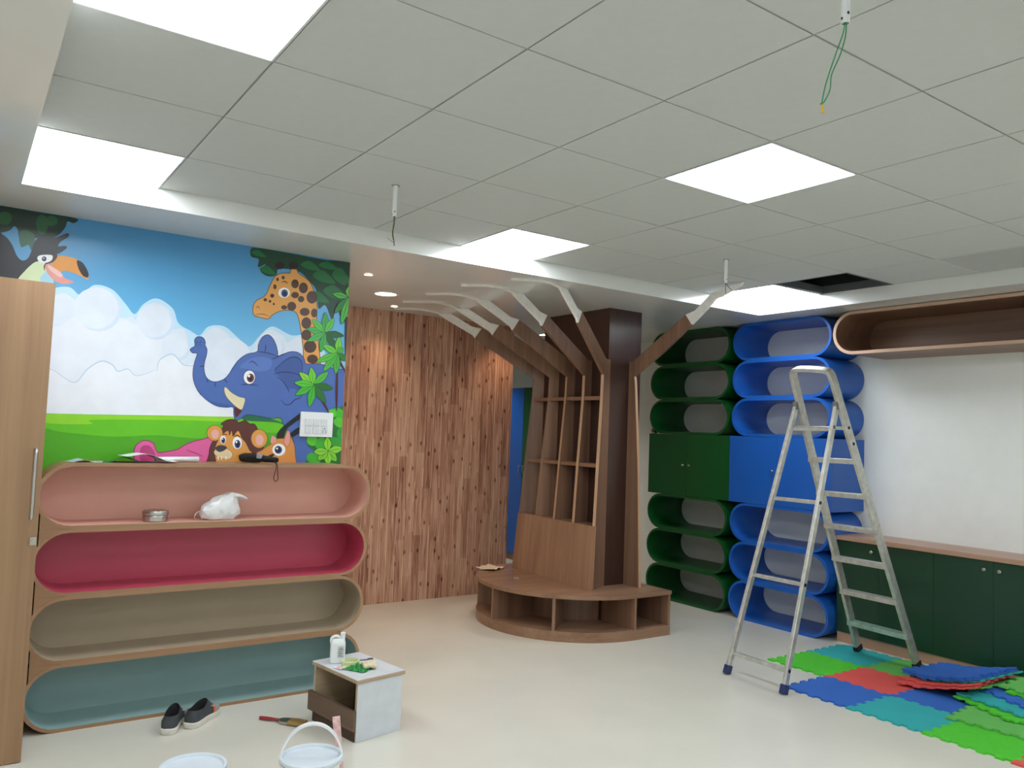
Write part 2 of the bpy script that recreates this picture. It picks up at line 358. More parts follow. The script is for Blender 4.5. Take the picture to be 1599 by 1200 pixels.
# grass
P('#63c117', [(100, 985), (400, 992), (800, 998), (1050, 1003), (1300, 1003), (1600, 1010), (1600, 1500), (100, 1500)], 'A', False)
P('#8ed32a', [(190, 992), (420, 994), (700, 1000), (1040, 1004), (1040, 1024), (800, 1018), (420, 1016), (405, 1035), (200, 1030)], 'A')
P('#4ea813', [(100, 1080), (300, 1075), (500, 1092), (700, 1085), (900, 1100), (1300, 1100), (1300, 1500), (100, 1500)], 'A')
P('#1d6a44', [(1080, 985), (1150, 995), (1260, 1030), (1300, 1060), (1240, 1030), (1090, 1018)], 'A')
# toucan corner
P('#123024', [(-60, 425), (0, 430), (300, 485), (630, 540), (612, 580), (562, 566), (540, 620), (470, 690), (380, 700), (270, 705), (165, 700), (150, 640), (120, 605), (80, 640), (0, 660), (-60, 650)], 'D')
for e in ((40, 540, 60, 55), (350, 590, 50, 85), (430, 560, 50, 45)): EL('#1f5c35', *e, 'D')
P('#1f5c35', [(165, 650), (230, 640), (290, 690), (275, 760), (265, 815), (235, 760), (180, 780), (160, 720)], 'D')
P('#17171d', [(-60, 660), (30, 680), (95, 750), (140, 850), (185, 890), (232, 872), (262, 810), (285, 735), (330, 700), (400, 700), (470, 695), (560, 665), (570, 692), (505, 735), (485, 772), (548, 770), (550, 792), (495, 830), (465, 845), (430, 900), (380, 920), (300, 905), (200, 990), (160, 1040), (-60, 1060)], 'D')
P('#d9e8b8', [(150, 1060), (200, 985), (290, 905), (365, 905), (395, 960), (365, 1010), (340, 1080), (250, 1100)], 'D')
P('#a5d4e6', [(330, 1060), (380, 985), (430, 1030), (440, 1080)], 'D')
P('#e79a8f', [(372, 930), (440, 930), (505, 985), (535, 1035), (615, 1070), (520, 1085), (420, 1030)], 'D')
P('#f3c6be', [(400, 930), (470, 965), (520, 1010), (500, 1030), (420, 975)], 'D')
P('#e3983f', [(440, 870), (500, 850), (580, 860), (650, 886), (700, 930), (735, 1000), (730, 1048), (690, 1030), (630, 1000), (540, 975), (500, 980), (420, 920)], 'D')
P('#1b1514', [(640, 890), (690, 912), (732, 985), (733, 1030), (690, 1018), (652, 955)], 'D')
P('#3a1f1c', [(430, 850), (470, 838), (475, 865), (440, 905), (380, 925), (372, 980), (365, 930), (410, 895)], 'D')
P('#f2f4f4', [(310, 870), (332, 848), (400, 843), (437, 852), (428, 890), (380, 910), (330, 903)], 'D')
EL('#22283f', 367, 877, 20, 21, 'D'); EL('#8fa6c9', 363, 872, 8, 8, 'D')
# tree crown upper right
P('#11402a', [(1118, 255), (1150, 250), (1300, 275), (1460, 305), (1600, 325), (1600, 600), (1530, 575), (1500, 520), (1480, 570), (1450, 505), (1420, 520), (1410, 440), (1380, 400), (1340, 360), (1290, 345), (1240, 345), (1230, 372), (1190, 375), (1160, 350), (1185, 322), (1150, 335), (1153, 300), (1120, 288)], 'A')
for e in ((1190, 350, 34, 20), (1150, 275, 30, 16), (1440, 380, 46, 30), (1490, 450, 50, 34), (1420, 470, 40, 26), (1520, 380, 40, 40), (1380, 330, 40, 22), (1460, 330, 40, 18)): P('#1c6a38', [(e[0]-e[2], e[1]-e[3]*.3), (e[0], e[1]-e[3]), (e[0]+e[2]*1.2, e[1]+e[3]*.9), (e[0]-e[2]*.1, e[1]+e[3]*.7)], 'A')
# giraffe
OUTL('#e0a052', '#6d3f22', [(1127, 520), (1140, 487), (1182, 462), (1207, 410), (1228, 375), (1262, 362), (1292, 362), (1297, 346), (1322, 346), (1330, 362), (1372, 392), (1395, 430), (1412, 500), (1412, 580), (1420, 680), (1425, 790), (1360, 780), (1350, 690), (1338, 600), (1322, 542), (1290, 528), (1248, 532), (1215, 548), (1196, 566), (1165, 561), (1133, 550)], 'A', 3)
for x, y in ((1247, 328), (1308, 327)): EL('#241a1a', x, y, 22, 17, 'A')
for e in ((1315, 410, 17, 20), (1352, 428, 20, 24), (1315, 460, 17, 14), (1342, 478, 14, 14), (1390, 470, 24, 28), (1300, 510, 20, 20), (1358, 535, 22, 18), (1266, 515, 13, 10), (1365, 585, 22, 26), (1365, 638, 22, 24), (1382, 690, 28, 28), (1392, 745, 24, 20), (1400, 540, 14, 20), (1237, 390, 6, 8), (1262, 382, 7, 8), (1225, 423, 7, 11), (1213, 463, 9, 9), (1182, 481, 8, 7), (1203, 488, 6, 6), (1220, 500, 5, 5)): EL('#4e3326', *e, 'A')
EL('#f1efe8', 1266, 450, 26, 23, 'A'); EL('#2a3f7c', 1268, 452, 15, 17, 'A'); EL('#0d1024', 1269, 454, 8, 9, 'A')
ST('#6d3f22', [(1255, 402), (1270, 400), (1283, 408)], 5, 'A'); ST('#9a6230', [(1140, 520), (1150, 510), (1158, 525)], 4, 'A'); ST('#9a6230', [(1135, 548), (1170, 545), (1200, 555)], 4, 'A')
# elephant
OUTL('#4a69ad', '#22315f', [(72, 160), (100, 136), (140, 145), (158, 180), (156, 205), (172, 240), (168, 285), (153, 340), (148, 400), (163, 460), (200, 495), (250, 503), (310, 482), (352, 440), (385, 385), (432, 325), (500, 278), (580, 258), (592, 200), (622, 142), (668, 120), (708, 150), (735, 205), (748, 262), (752, 293), (800, 275), (860, 258), (920, 268), (960, 310), (980, 358), (1060, 355), (1140, 370), (1200, 395), (1290, 405), (1320, 420), (1320, 800), (1300, 1000), (1260, 1180), (900, 1170), (885, 1050), (868, 960), (800, 862), (770, 800), (700, 802), (600, 785), (500, 772), (440, 810), (405, 815), (390, 770), (384, 712), (330, 712), (250, 700), (170, 652), (100, 580), (62, 490), (60, 400), (76, 330), (92, 272), (55, 268), (35, 245), (48, 228), (74, 210)], 'B', 5)
P('#3c5898', [(720, 412), (780, 352), (850, 310), (905, 305), (945, 345), (950, 430), (930, 560), (880, 560), (840, 560), (800, 500)])
P('#5878bd', [(440, 380), (520, 320), (620, 300), (700, 330), (680, 400), (600, 420), (500, 400)])
P('#3e5b9c', [(110, 600), (200, 660), (330, 690), (400, 705), (330, 712), (250, 700), (170, 652)])
for q in ([(722, 412), (780, 352), (850, 308), (905, 305), (945, 345), (950, 420)], [(715, 440), (790, 425), (860, 430), (930, 450)], [(740, 462), (792, 500), (830, 560), (842, 592)], [(775, 650), (810, 690), (850, 685), (890, 650), (930, 635), (942, 610)], [(580, 258), (660, 268), (748, 296)], [(700, 320), (750, 300), (800, 280)], [(652, 200), (645, 262)], [(515, 350), (545, 338), (588, 375)], [(450, 530), (500, 525), (590, 535)], [(240, 508), (238, 545)], [(312, 482), (338, 512)], [(168, 482), (182, 508)], [(115, 380), (145, 375)]): ST('#22315f', q, 8)
for x in (93, 120): EL('#2d447f', x, 194, 9, 20); EL('#5878bd', x+2, 196, 5, 13)
P('#5a1f26', [(398, 712), (455, 735), (430, 775), (405, 790)])
OUTL('#e3d7ae', '#6b5f3f', [(312, 562), (326, 548), (370, 590), (430, 625), (480, 640), (475, 685), (456, 730), (428, 722), (388, 690), (340, 640), (318, 600)], 'B', 3)
EL('#22315f', 517, 467, 50, 60); EL('#f2f2f2', 517, 467, 46, 55); EL('#6e2a2c', 526, 473, 30, 36); EL('#1a0d10', 524, 476, 17, 20); EL('#ffffff', 514, 456, 10, 12)
# hippo
OUTL('#e0619f', '#8b2c5a', [(600, 1220), (600, 1140), (640, 1109), (682, 1120), (702, 1160), (740, 1158), (790, 1148), (830, 1125), (890, 1106), (960, 1106), (960, 1260), (600, 1260)], 'A', 4)
P('#c03a7b', [(622, 1170), (632, 1136), (665, 1132), (690, 1168), (680, 1200), (630, 1200)], 'A')
ST('#8b2c5a', [(830, 1150), (870, 1165), (905, 1180)], 4, 'A')
# lion
OUTL('#5c2e26', '#35170f', [(190, 1250), (188, 1090), (202, 1020), (240, 960), (282, 905), (305, 862), (285, 848), (335, 815), (400, 812), (432, 835), (482, 818), (520, 845), (560, 850), (592, 905), (610, 960), (640, 1010), (622, 1060), (590, 1100), (600, 1250)], 'B', 4)
for x, y, rx, ry in ((235, 922, 63, 62), (597, 968, 65, 74)):
    EL('#6d3f22', x, y, rx+4, ry+4); EL('#dd9a4b', x, y, rx, ry); EL('#e8b0a6', x+3, y+10, rx*.5, ry*.6)
P('#dd9a4b', [(238, 1100), (250, 1010), (285, 955), (325, 912), (345, 908), (355, 945), (372, 905), (384, 950), (425, 905), (455, 965), (485, 1000), (515, 1060), (540, 1100), (540, 1250), (300, 1250)])
EL('#f4f4f2', 303, 975, 24, 34); EL('#2c3c86', 304, 982, 16, 24); EL('#0d1024', 304, 984, 8, 13); EL('#ffffff', 298, 970, 5, 7)
EL('#f4f4f2', 418, 1002, 38, 50); EL('#2c3c86', 420, 1012, 24, 34); EL('#0d1024', 422, 1015, 13, 19); EL('#ffffff', 412, 995, 7, 9)
ST('#35170f', [(392, 950), (420, 940), (450, 962)], 9); ST('#35170f', [(300, 945), (320, 930), (340, 940)], 7)
OUTL('#e6d0a4', '#6d4a2c', [(228, 1075), (250, 1055), (330, 1048), (378, 1085), (368, 1125), (330, 1136), (262, 1115), (236, 1098)], 'B', 3)
P('#3d3b42', [(240, 1040), (280, 1020), (332, 1034), (318, 1060), (278, 1076), (250, 1064)])
for x in (263, 290, 326): P('#f6f1df', [(x-8, 1112), (x+8, 1114), (x, 1146)], 'B', False)
# antelope
P('#141519', [(738, 955), (765, 895), (850, 820), (935, 762), (940, 795), (870, 850), (822, 890), (790, 965)]); P('#141519', [(850, 925), (905, 882), (940, 876), (940, 905), (870, 955)])
OUTL('#d98f45', '#6d3f22', [(565, 1105), (620, 1060), (690, 1012), (742, 970), (800, 965), (850, 955), (880, 1010), (890, 1100), (888, 1250), (640, 1250)], 'B', 4)
OUTL('#e59a94', '#8a4a3a', [(798, 1000), (806, 955), (832, 900), (850, 940), (845, 1000), (825, 1032)], 'B', 3); P('#e59a94', [(690, 1000), (702, 945), (735, 967), (722, 1000)])
P('#2b1512', [(625, 1135), (700, 1092), (722, 1100), (650, 1146)]); EL('#f4f4f2', 757, 1058, 53, 50); EL('#2b3566', 752, 1058, 30, 32); EL('#0d1024', 750, 1060, 18, 20); EL('#ffffff', 742, 1048, 8, 8); EL('#f1efe8', 595, 1115, 26, 26)
# palms and bush lower right
P('#1f6b2b', [(975, 1250), (990, 1120), (1050, 1070), (1000, 1030), (985, 955), (1100, 940), (1190, 730), (1250, 715), (1330, 730), (1330, 1250)])
for k, e in enumerate(((1240, 760, 60, 40), (1260, 840, 60, 40), (1230, 1000, 70, 40), (1040, 1130, 60, 45), (1030, 985, 50, 40), (1270, 920, 40, 50), (1100, 1010, 45, 55), (1190, 760, 35, 35))): EL(GREENS[k % 3], *e, 'B', 0.4)
for q in ([(1050, 560), (1100, 640), (1165, 760)], [(1232, 400), (1228, 560), (1226, 740)], [(1170, 180), (1240, 320), (1315, 450)]): ST('#4a2226', q, 20)
ST('#2d1a1c', [(1310, -300), (1308, 0), (1300, 300)], 26)
PALM(1135, 105, [(985, 72), (1030, -5), (1135, -60), (1205, -15), (1285, 130), (1225, 238), (1098, 262), (993, 172)], wd=26, cols=['#46b052', '#58c04a', '#3f9f46', '#58c04a', '#1c5a2c', '#1c5a2c', '#3fa542', '#46b052'])
PALM(1235, 272, [(1118, 205), (1247, 140), (1275, 225), (1318, 335), (1220, 438), (1120, 418), (1062, 342)], wd=26, cols=['#6ac936', '#74cc3a', '#46a83a', '#2c7030', '#49ad38', '#49b53a', '#55bb38'])
PALM(1040, 528, [(922, 428), (1018, 388), (1157, 425), (1197, 560), (1138, 678), (1003, 708), (893, 612), (884, 512)], wd=28, cols=['#86d035', '#6cc636', '#4fb63a', '#24672a', '#2a7030', '#3fae33', '#45b334', '#52bf36'])
PALM(1552, 470, [(1480, 455), (1555, 420), (1600, 440), (1545, 560), (1490, 540), (1520, 590)], 'A', 14)
PALM(1155, 1068, [(1150, 955), (1275, 1045), (1225, 1150), (1155, 1180), (1075, 1140), (1040, 1075)], wd=30, cols=['#8bd631', '#86d236', '#7dcb33', '#8bd631', '#7dcb33', '#86d236'])
mural = obj('jungle_mural', mural_bm, mural_m, wall_left, recalc=False)
for p in mural.data.polygons:
    if p.normal.y > 0: p.flip()
mural['label'] = 'glossy printed mural of cartoon jungle animals'

# ------------------------------------------------------------------ ceiling lights
M_lit = mat('panel_lit', '#ffffff', 0.5, emit=PANEL, ecol=(0.92, 0.985, 1.06), var=0)
M_unlit = mat('panel_unlit', '#b7b9b6', 0.4, var=0.01)
M_alwhite = mat('panel_frame', '#d2d4d2', 0.4, var=0.01)
LBL = {(0, -1): 'large lit square ceiling panel light cut by the top edge at upper left', (3, -1): 'lit square ceiling panel light in the corner above the toucan',
       (0, 3): 'lit square ceiling panel light alone among the tiles at upper right', (3, 3): 'lit square ceiling panel light at the ceiling edge before the tree bookcase',
       (3, 7): 'lit square ceiling panel light beside the black gap above the blue shelves', (0, 7): 'unlit grey square ceiling panel light at the right edge above the wood shelf',
       (-3, -1): 'lit square ceiling panel light behind the viewer near the left border', (-3, 3): 'lit square ceiling panel light behind the viewer mid ceiling', (-3, 7): 'lit square ceiling panel light behind the viewer near the right wall',
       (-6, -1): 'lit square ceiling panel light at the rear left', (-6, 3): 'lit square ceiling panel light at the rear middle', (-6, 7): 'lit square ceiling panel light at the rear right'}
for (i, j) in LIT+UNLIT:
    cx, cy = j*.6+.3, i*.6+.3
    t = thing('ceiling_light', LBL[(i, j)], 'ceiling light', (cx, cy, ZC-.003), group='square ceiling panel lights')
    bm = bmesh.new()
    for a in (-1, 1):
        box(bm, cx+a*.2935-.004, cx+a*.2935+.004, cy-.2975, cy+.2975, ZC-.003, ZC+.02)
        box(bm, cx-.2895, cx+.2895, cy+a*.2935-.004, cy+a*.2935+.004, ZC-.003, ZC+.02)
    obj('frame', bm, M_alwhite, t)
    bm = bmesh.new(); box(bm, cx-.289, cx+.289, cy-.289, cy+.289, ZC, ZC+.012)
    hb = bmesh.new(); box(hb, cx-.293, cx+.293, cy-.293, cy+.293, ZC+.0135, ZC+.03); obj('housing', hb, M_tbar, t)
    obj('diffuser', bm, M_lit if (i, j) in LIT else M_unlit, t)
# grid lip around the open tile
bm = bmesh.new()
for a in (-1, 1):
    box(bm, 4.5+a*.288-.008, 4.5+a*.288+.008, 1.2, 1.8, ZC+.002, ZC+.06); box(bm, 4.2, 4.8, 1.5+a*.288-.008, 1.5+a*.288+.008, ZC+.002, ZC+.06)
obj('grid_lip', bm, mat('grid_lip', '#55585c', 0.5), ceiling)
bm = bmesh.new(); box(bm, 4.782, 4.797, GY0, GY1, ZC+.062, 3.19); box(bm, GX0, 4.78, 2.382, 2.397, ZC+.062, 3.19); obj('void_shade_liner', bm, M_dark, ceiling)  # added dark boards hiding the lit plenum sides, so the open tile stays black
# warm downlights in the soffit of the recess
def downlight(x, y, r, col, strength, watt, label, spot=110):
    t = thing('downlight', label, 'downlight', (x, y, ZS-.004), group='round recessed downlights')
    bm = bmesh.new(); lathe(bm, [(r*.98, ZS-.001), (r*1.25, ZS-.001), (r*1.25, ZS-.004), (r*1.02, ZS-.006), (r*.98, ZS-.001)], (x, y, 0), 32, False, False)
    obj('rim', bm, M_alwhite, t, 40)
    bm = bmesh.new(); lathe(bm, [(r*.99, ZS-.0015), (r*.99, ZS-.003)], (x, y, 0), 32)
    obj('lens', bm, mat('lens_%d' % int(strength*10+r*1000), '#ffffff', 0.4, emit=strength, ecol=col, var=0), t)
    ld = bpy.data.lights.new('downlight_lamp', 'SPOT'); ld.energy = watt; ld.color = col; ld.spot_size = math.radians(spot); ld.spot_blend = 0.8; ld.shadow_soft_size = r
    lo = bpy.data.objects.new('downlight_lamp', ld); COL.objects.link(lo); lo.parent = t; lo.location = (0, 0, -.01)
WARM = (1.0, 0.7, 0.46)
downlight(1.55, 3.22, .03, (1, .8, .55), 14, 16, 'small warm downlight in the soffit beside the mural corner')
downlight(2.00, 3.87, .085, (1, .8, .6), 14, 36, 'large round downlight in the soffit before the wood print wall')
downlight(2.34, 4.40, .03, WARM, 14, 13, 'small warm downlight hard against the wood print wall')
downlight(3.68, 4.42, .03, WARM, 14, 16, 'small warm downlight behind the tree branches near the wood print wall')
downlight(4.42, 4.95, .05, (1, .95, .88), 14, 60, 'small round downlight in the passage behind the branches')
downlight(4.5, 6.6, .05, (1, .95, .9), 14, 70, 'round downlight deep in the passage before the wardrobe')

# ------------------------------------------------------------------ conduits with wires
def conduit(x, y, L, label, wires, tape=True):
    t = thing('conduit_drop', label, 'conduit', (x, y, ZC-L), group='conduits hanging from the ceiling')
    bm = bmesh.new(); lathe(bm, [(.0085, ZC-L), (.011, ZC-L), (.011, ZC+.002), (.0085, ZC+.002)], (x, y, 0), 16, False, False); lathe(bm, [(.0085, ZC-L+.001), (.0085, ZC+.002)], (x, y, 0), 16, False, True)
    obj('pipe', bm, M_pvc, t, 40)
    bm = bmesh.new(); lathe(bm, [(.011, ZC-.002), (.022, ZC-.0015), (.022, ZC+.001)], (x, y, 0), 18, False, False); obj('collar', bm, M_tbar, t, 40)
    bm = bmesh.new()
    for dx, dy, dz in ((-.004, -.0105, .02), (-.0105, .002, .008)): box(bm, x+dx-.002, x+dx+.002, y+dy-.002, y+dy+.002, ZC-L+dz, ZC-L+dz+.006)
    obj('screw', bm, M_black, t)
    for c, pts, r in wires:
        bm = bmesh.new(); tube(bm, spline([(x+a*_r.x+b*_f.x, y+a*_r.y+b*_f.y, ZC-L+z) for a, b, z in pts], 6), r, 6)
        obj('wire', bm, c, t, 60)
W_grn = mat('green_wire', '#2c8a5c', 0.4); W_blk = mat('black_wire', '#1a1a1a', 0.5); W_yel = mat('yellow_wire', '#c9a52c', 0.5)
W_tan = mat('tan_wire', '#8f7f52', 0.5)
conduit(.962, -.854, .15, 'white conduit with long green wire loop at upper right', [
    (W_grn, [(0, 0, .02), (-.004, 0, -.02), (-.02, 0, -.07), (-.045, .0, -.15), (-.055, 0, -.20), (-.056, 0, -.212)], .0016),
    (W_grn, [(.003, 0, .02), (.001, 0, -.03), (-.012, 0, -.08), (-.032, 0, -.13), (-.036, 0, -.17), (-.05, 0, -.2), (-.06, 0, -.206)], .0016),
    (W_yel, [(-.055, 0, -.208), (-.053, 0, -.228)], .004)])
conduit(.915, 1.535, .155, 'white conduit with black and tan wires above the wood print wall', [
    (W_blk, [(.002, 0, .02), (.002, 0, -.03), (-.003, 0, -.08), (.004, 0, -.12), (.006, 0, -.145)], .0022),
    (W_tan, [(-.002, 0, .02), (-.003, 0, -.04), (-.006, 0, -.085), (.0, 0, -.115), (.004, 0, -.13), (-.03, 0, -.105)], .0016)])
conduit(3.309, 1.503, .155, 'white conduit with two short wires beside the right branch tip', [
    (W_blk, [(0, 0, .02), (0, 0, -.03), (.001, 0, -.07)], .002), (W_blk, [(.002, 0, .0), (.02, 0, -.025), (.042, 0, -.045)], .002)])

# ------------------------------------------------------------------ stadium shaped shells
def stadium(a0, a1, z0, z1, t=0.0, n=14):
    r = (z1-z0)/2-t; zc = (z0+z1)/2; R = (z1-z0)/2
    pts = [(a1-R+r*math.cos(math.radians(-90+180*k/n)), zc+r*math.sin(math.radians(-90+180*k/n))) for k in range(n+1)]
    pts += [(a0+R+r*math.cos(math.radians(90+180*k/n)), zc+r*math.sin(math.radians(90+180*k/n))) for k in range(n+1)]
    return pts
def ring(bm, o, i, fn, d0, d1):
    n = len(o)
    A = [[bm.verts.new(fn(a, b, d)) for a, b in L] for L, d in ((o, d0), (o, d1), (i, d1), (i, d0))]
    for k in range(4):
        u_, v_ = A[k], A[(k+1) % 4]
        for q in range(n): bm.faces.new([u_[q], u_[(q+1) % n], v_[(q+1) % n], v_[q]])
fy = lambda a, b, d: Vector((a, d, b)); fx = lambda a, b, d: Vector((d, a, b))
# rows of the low pastel shelf under the mural
H = .3375; SX0, SX1, SYF, SYB = -.432, 1.372, 2.66, 2.938
NAMES = ['peach', 'magenta pink', 'taupe', 'grey teal']; POS = ['top of the stack, carrying papers and an umbrella', 'second from the top', 'third from the top', 'on the floor behind the shoes']
for k in range(4):
    z1 = H*(4-k); z0 = z1-H; e = SX1+(.014, .004, .0, -.008)[k]
    t = thing('shelf_unit', 'long rounded wooden shelf with %s lining, %s' % (NAMES[k], POS[k]), 'shelf', ((SX0+e)/2, (SYF+SYB)/2, z0), group='stacked rounded shelves under the mural')
    bm = bmesh.new(); ring(bm, stadium(SX0, e, z0, z1), stadium(SX0, e, z0, z1, .017), fy, SYF, SYB); obj('shell', bm, M_oakh if k else M_oakh, t, 35)
    r_ = H/2; cx_ = SX0+r_; zc_ = z0+r_; A_ = lambda q: (cx_+(r_-.0004)*math.cos(math.radians(q)), zc_+(r_-.0004)*math.sin(math.radians(q)))
    for up_, on in ((False, k < 3), (True, k > 0)):
        if not on: continue
        wp = [A_(q) for q in (range(92, 147, 6) if up_ else range(268, 213, -6))]; ze = z1-.0003 if up_ else z0+.0003
        wp += [(wp[-1][0], ze)] + [(wp[0][0], ze)]
        bm = bmesh.new(); prism(bm, wp, fy, SYF+.001, SYF+.02); obj('web', bm, M_oakh, t)
    bm = bmesh.new(); ring(bm, stadium(SX0, e, z0, z1, .0172), stadium(SX0, e, z0, z1, .0185), fy, SYF+.0015, SYB-.004); obj('lining', bm, M_in[k], t, 35)
    bm = bmesh.new(); prism(bm, stadium(SX0, e, z0, z1, .0175), fy, SYB-.012, SYB-.004); obj('back_panel', bm, M_in[k], t)
# green and blue wall cubbies
BX = 5.1; BT = .022
def cubby(y0, y1, z0, z1, m, col, pos):
    bm = bmesh.new(); ring(bm, stadium(y0, y1, z0, z1), stadium(y0, y1, z0, z1, BT), fx, BX, XR-.002)
    bmesh.ops.recalc_face_normals(bm, faces=bm.faces[:])
    o = obj('wall_cubby', bm, m, None, 35); place(o, (BX+.24, (y0+y1)/2, z0))
    tag(o, '%s rounded open wall cubby, %s' % (col, pos), 'cubby', '%s rounded wall cubbies' % col)
UP = ['topmost, touching the ceiling border', 'middle of the three above the doors', 'lowest above the doors', 'first below the doors', 'middle of the three below the doors', 'bottom one on the floor']
for k in range(3):
    hz = (ZS-.004-1.64)/3; z1 = ZS-.004-k*hz
    cubby(1.905, 2.925, z1-hz, z1, M_blue, 'blue', UP[k]); cubby(2.955, 3.985, z1-hz, z1, M_green, 'green', UP[k])
    hz = 1.036/3; z1 = 1.036-k*hz
    cubby(1.905, 2.925, z1-hz, z1, M_blue, 'blue', UP[k+3]); cubby(2.955, 3.985, z1-hz, z1, M_green, 'green', UP[k+3])
# middle cabinets
def midcab(y0, y1, m, col, sidem):
    t = thing('wall_cabinet', '%s two door wall cabinet between the %s cubbies' % (col, col), 'cabinet', (BX+.24, (y0+y1)/2, 1.038), group='two door wall cabinets')
    bm = bmesh.new(); box(bm, BX+.02, XR-.002, y0, y1, 1.038, 1.638, .001); obj('body', bm, sidem, t)
    ym = (y0+y1)/2
    for a, b, s in ((y0+.0005, ym-.001, 1), (ym+.001, y1-.0005, -1)):
        bm = bmesh.new(); box(bm, BX, BX+.019, a, b, 1.0385, 1.6375, .001); d = obj('door', bm, m, t)
        ky = b-.04 if s == 1 else a+.04
        bm = bmesh.new(); prof = [(.0, .0), (.006, .0), (.005, .012), (.011, .016), (.012, .022), (.009, .026), (0.0005, .027)]
        loft(bm, [[Vector((BX-z, ky+r*math.cos(q*math.pi/8), 1.338+r*math.sin(q*math.pi/8))) for q in range(16)] for r, z in prof[1:]], True, True)
        obj('knob', bm, M_steel, d, 40)
midcab(1.9, 2.94, M_blue, 'blue', M_blue); midcab(2.941, 3.985, M_green, 'green', M_beige)
# tall wardrobes deep in the passage
for y0, y1, m, c, ky in ((5.72, 6.17, M_green, 'green', 6.13), (6.172, 6.66, M_blue, 'blue', 6.21)):
    t = thing('wardrobe', 'tall %s wardrobe in the passage beyond the wood print wall' % c, 'wardrobe', (5.3, (y0+y1)/2, 0))
    bm = bmesh.new(); box(bm, 5.08, XR-.002, y0, y1, .075, 2.165); obj('body', bm, m, t)
    bm = bmesh.new(); box(bm, 5.07, XR-.002, y0, y1, 0, .075); obj('plinth', bm, M_tree, t)
    bm = bmesh.new(); box(bm, 5.06, 5.08, y0+.001, y1-.001, .08, 2.165, .001); d = obj('door', bm, m, t)
    bm = bmesh.new(); tube(bm, [(5.06, ky, 1.10), (5.04, ky, 1.105), (5.04, ky, 1.185), (5.06, ky, 1.19)], .006, 8); obj('handle', bm, M_steel, d, 40)
# wooden upper shelf on the right wall
t = thing('overhead_shelf', 'long rounded brown wood shelf high on the right wall', 'shelf', (5.3, .6, 2.318))
o_, i_ = stadium(-.9, 1.878, 2.318, ZS-.004), stadium(-.9, 1.878, 2.318, ZS-.004, .026)
bm = bmesh.new(); ring(bm, o_, i_, fx, 5.075, XR-.002); obj('shell', bm, M_shelfwood, t, 35)
bm = bmesh.new(); ring(bm, stadium(-.9, 1.878, 2.318, ZS-.004, .0005), stadium(-.9, 1.878, 2.318, ZS-.004, .0255), fx, 5.073, 5.0748); obj('edge_band', bm, M_shelfedge, t, 35)
bm = bmesh.new(); prism(bm, i_, fx, XR-.016, XR-.004); obj('back_panel', bm, M_shelfwood, t)
# base cabinets with worktop
bm = bmesh.new(); box(bm, 5.185, XR-.002, -.975, 1.9, .82, .856, .003)
wt = obj('worktop', bm, M_ctop); place(wt, (5.38, .46, .82)); tag(wt, 'long light wood worktop over the dark green base cabinets', 'worktop')
YS = [1.9, 1.538, 1.116, .70, .28, -.14, -.56, -.975]
for u in range(3):
    ys = YS[2*u:2*u+3]
    if u == 2: ys = [.28, -.14, -.56]
    if u == 1: ys = [1.116, .70, .28]
    t = thing('base_cabinet', ('dark green two door base cabinet behind the ladder', 'dark green two door base cabinet with two knobs beside the piled mats', 'dark green two door base cabinet beyond the right edge')[u], 'cabinet', (5.4, (ys[0]+ys[2])/2, 0), group='dark green base cabinets')
    bm = bmesh.new(); box(bm, 5.222, XR-.002, ys[2]+.0005, ys[0]-.0005, .08, .8195); obj('body', bm, M_dgreen, t)
    bm = bmesh.new(); box(bm, 5.215, 5.24, ys[2], ys[0], 0, .08); obj('plinth', bm, M_ctop, t)
    for a, b, s in ((ys[1]+.001, ys[0]-.001, 1), (ys[2]+.001, ys[1]-.001, -1)):
        bm = bmesh.new(); box(bm, 5.203, 5.221, a, b, .083, .816, .001); d = obj('door', bm, M_dgreen, t)
        ky = a+.055 if s == 1 else b-.045
        bm = bmesh.new(); loft(bm, [[Vector((5.203-z, ky+r*math.cos(q*math.pi/8), .757+r*math.sin(q*math.pi/8))) for q in range(16)] for r, z in ((.006, 0), (.005, .012), (.012, .016), (.013, .022), (.009, .026))], True, True)
        obj('knob', bm, M_steel, d, 40)
# tall left cabinet
t = thing('tall_cabinet', 'tall oak laminate cabinet at the left edge with steel pull handle', 'cabinet', (-.83, 2.64, 0))
bm = bmesh.new(); box(bm, -1.235, -.437, 2.362, YM-.004, 0.0, 2.21, .001); obj('body', bm, M_oak, t)
for a, b in ((-1.235, -.837), (-.834, -.435)):
    bm = bmesh.new(); box(bm, a, b, 2.34, 2.361, 0.004, 2.212, .0012); d = obj('door', bm, M_oak, t)
    hx = b-.032 if b > -.6 else b-.03
    bm = bmesh.new(); tube(bm, spline([(hx, 2.34, 1.425), (hx, 2.312, 1.425), (hx, 2.298, 1.412), (hx, 2.298, 1.27), (hx, 2.298, 1.127), (hx, 2.312, 1.114), (hx, 2.34, 1.114)], 5), .008, 12); obj('handle', bm, M_steel, d, 40)
    bm = bmesh.new(); box(bm, b-.03, b-.003, 2.331, 2.34, .985, 1.022, .003); tube(bm, [(b-.016, 2.331, 1.003), (b-.016, 2.322, 1.003)], .009, 12); obj('lock', bm, M_steel, d, 40)

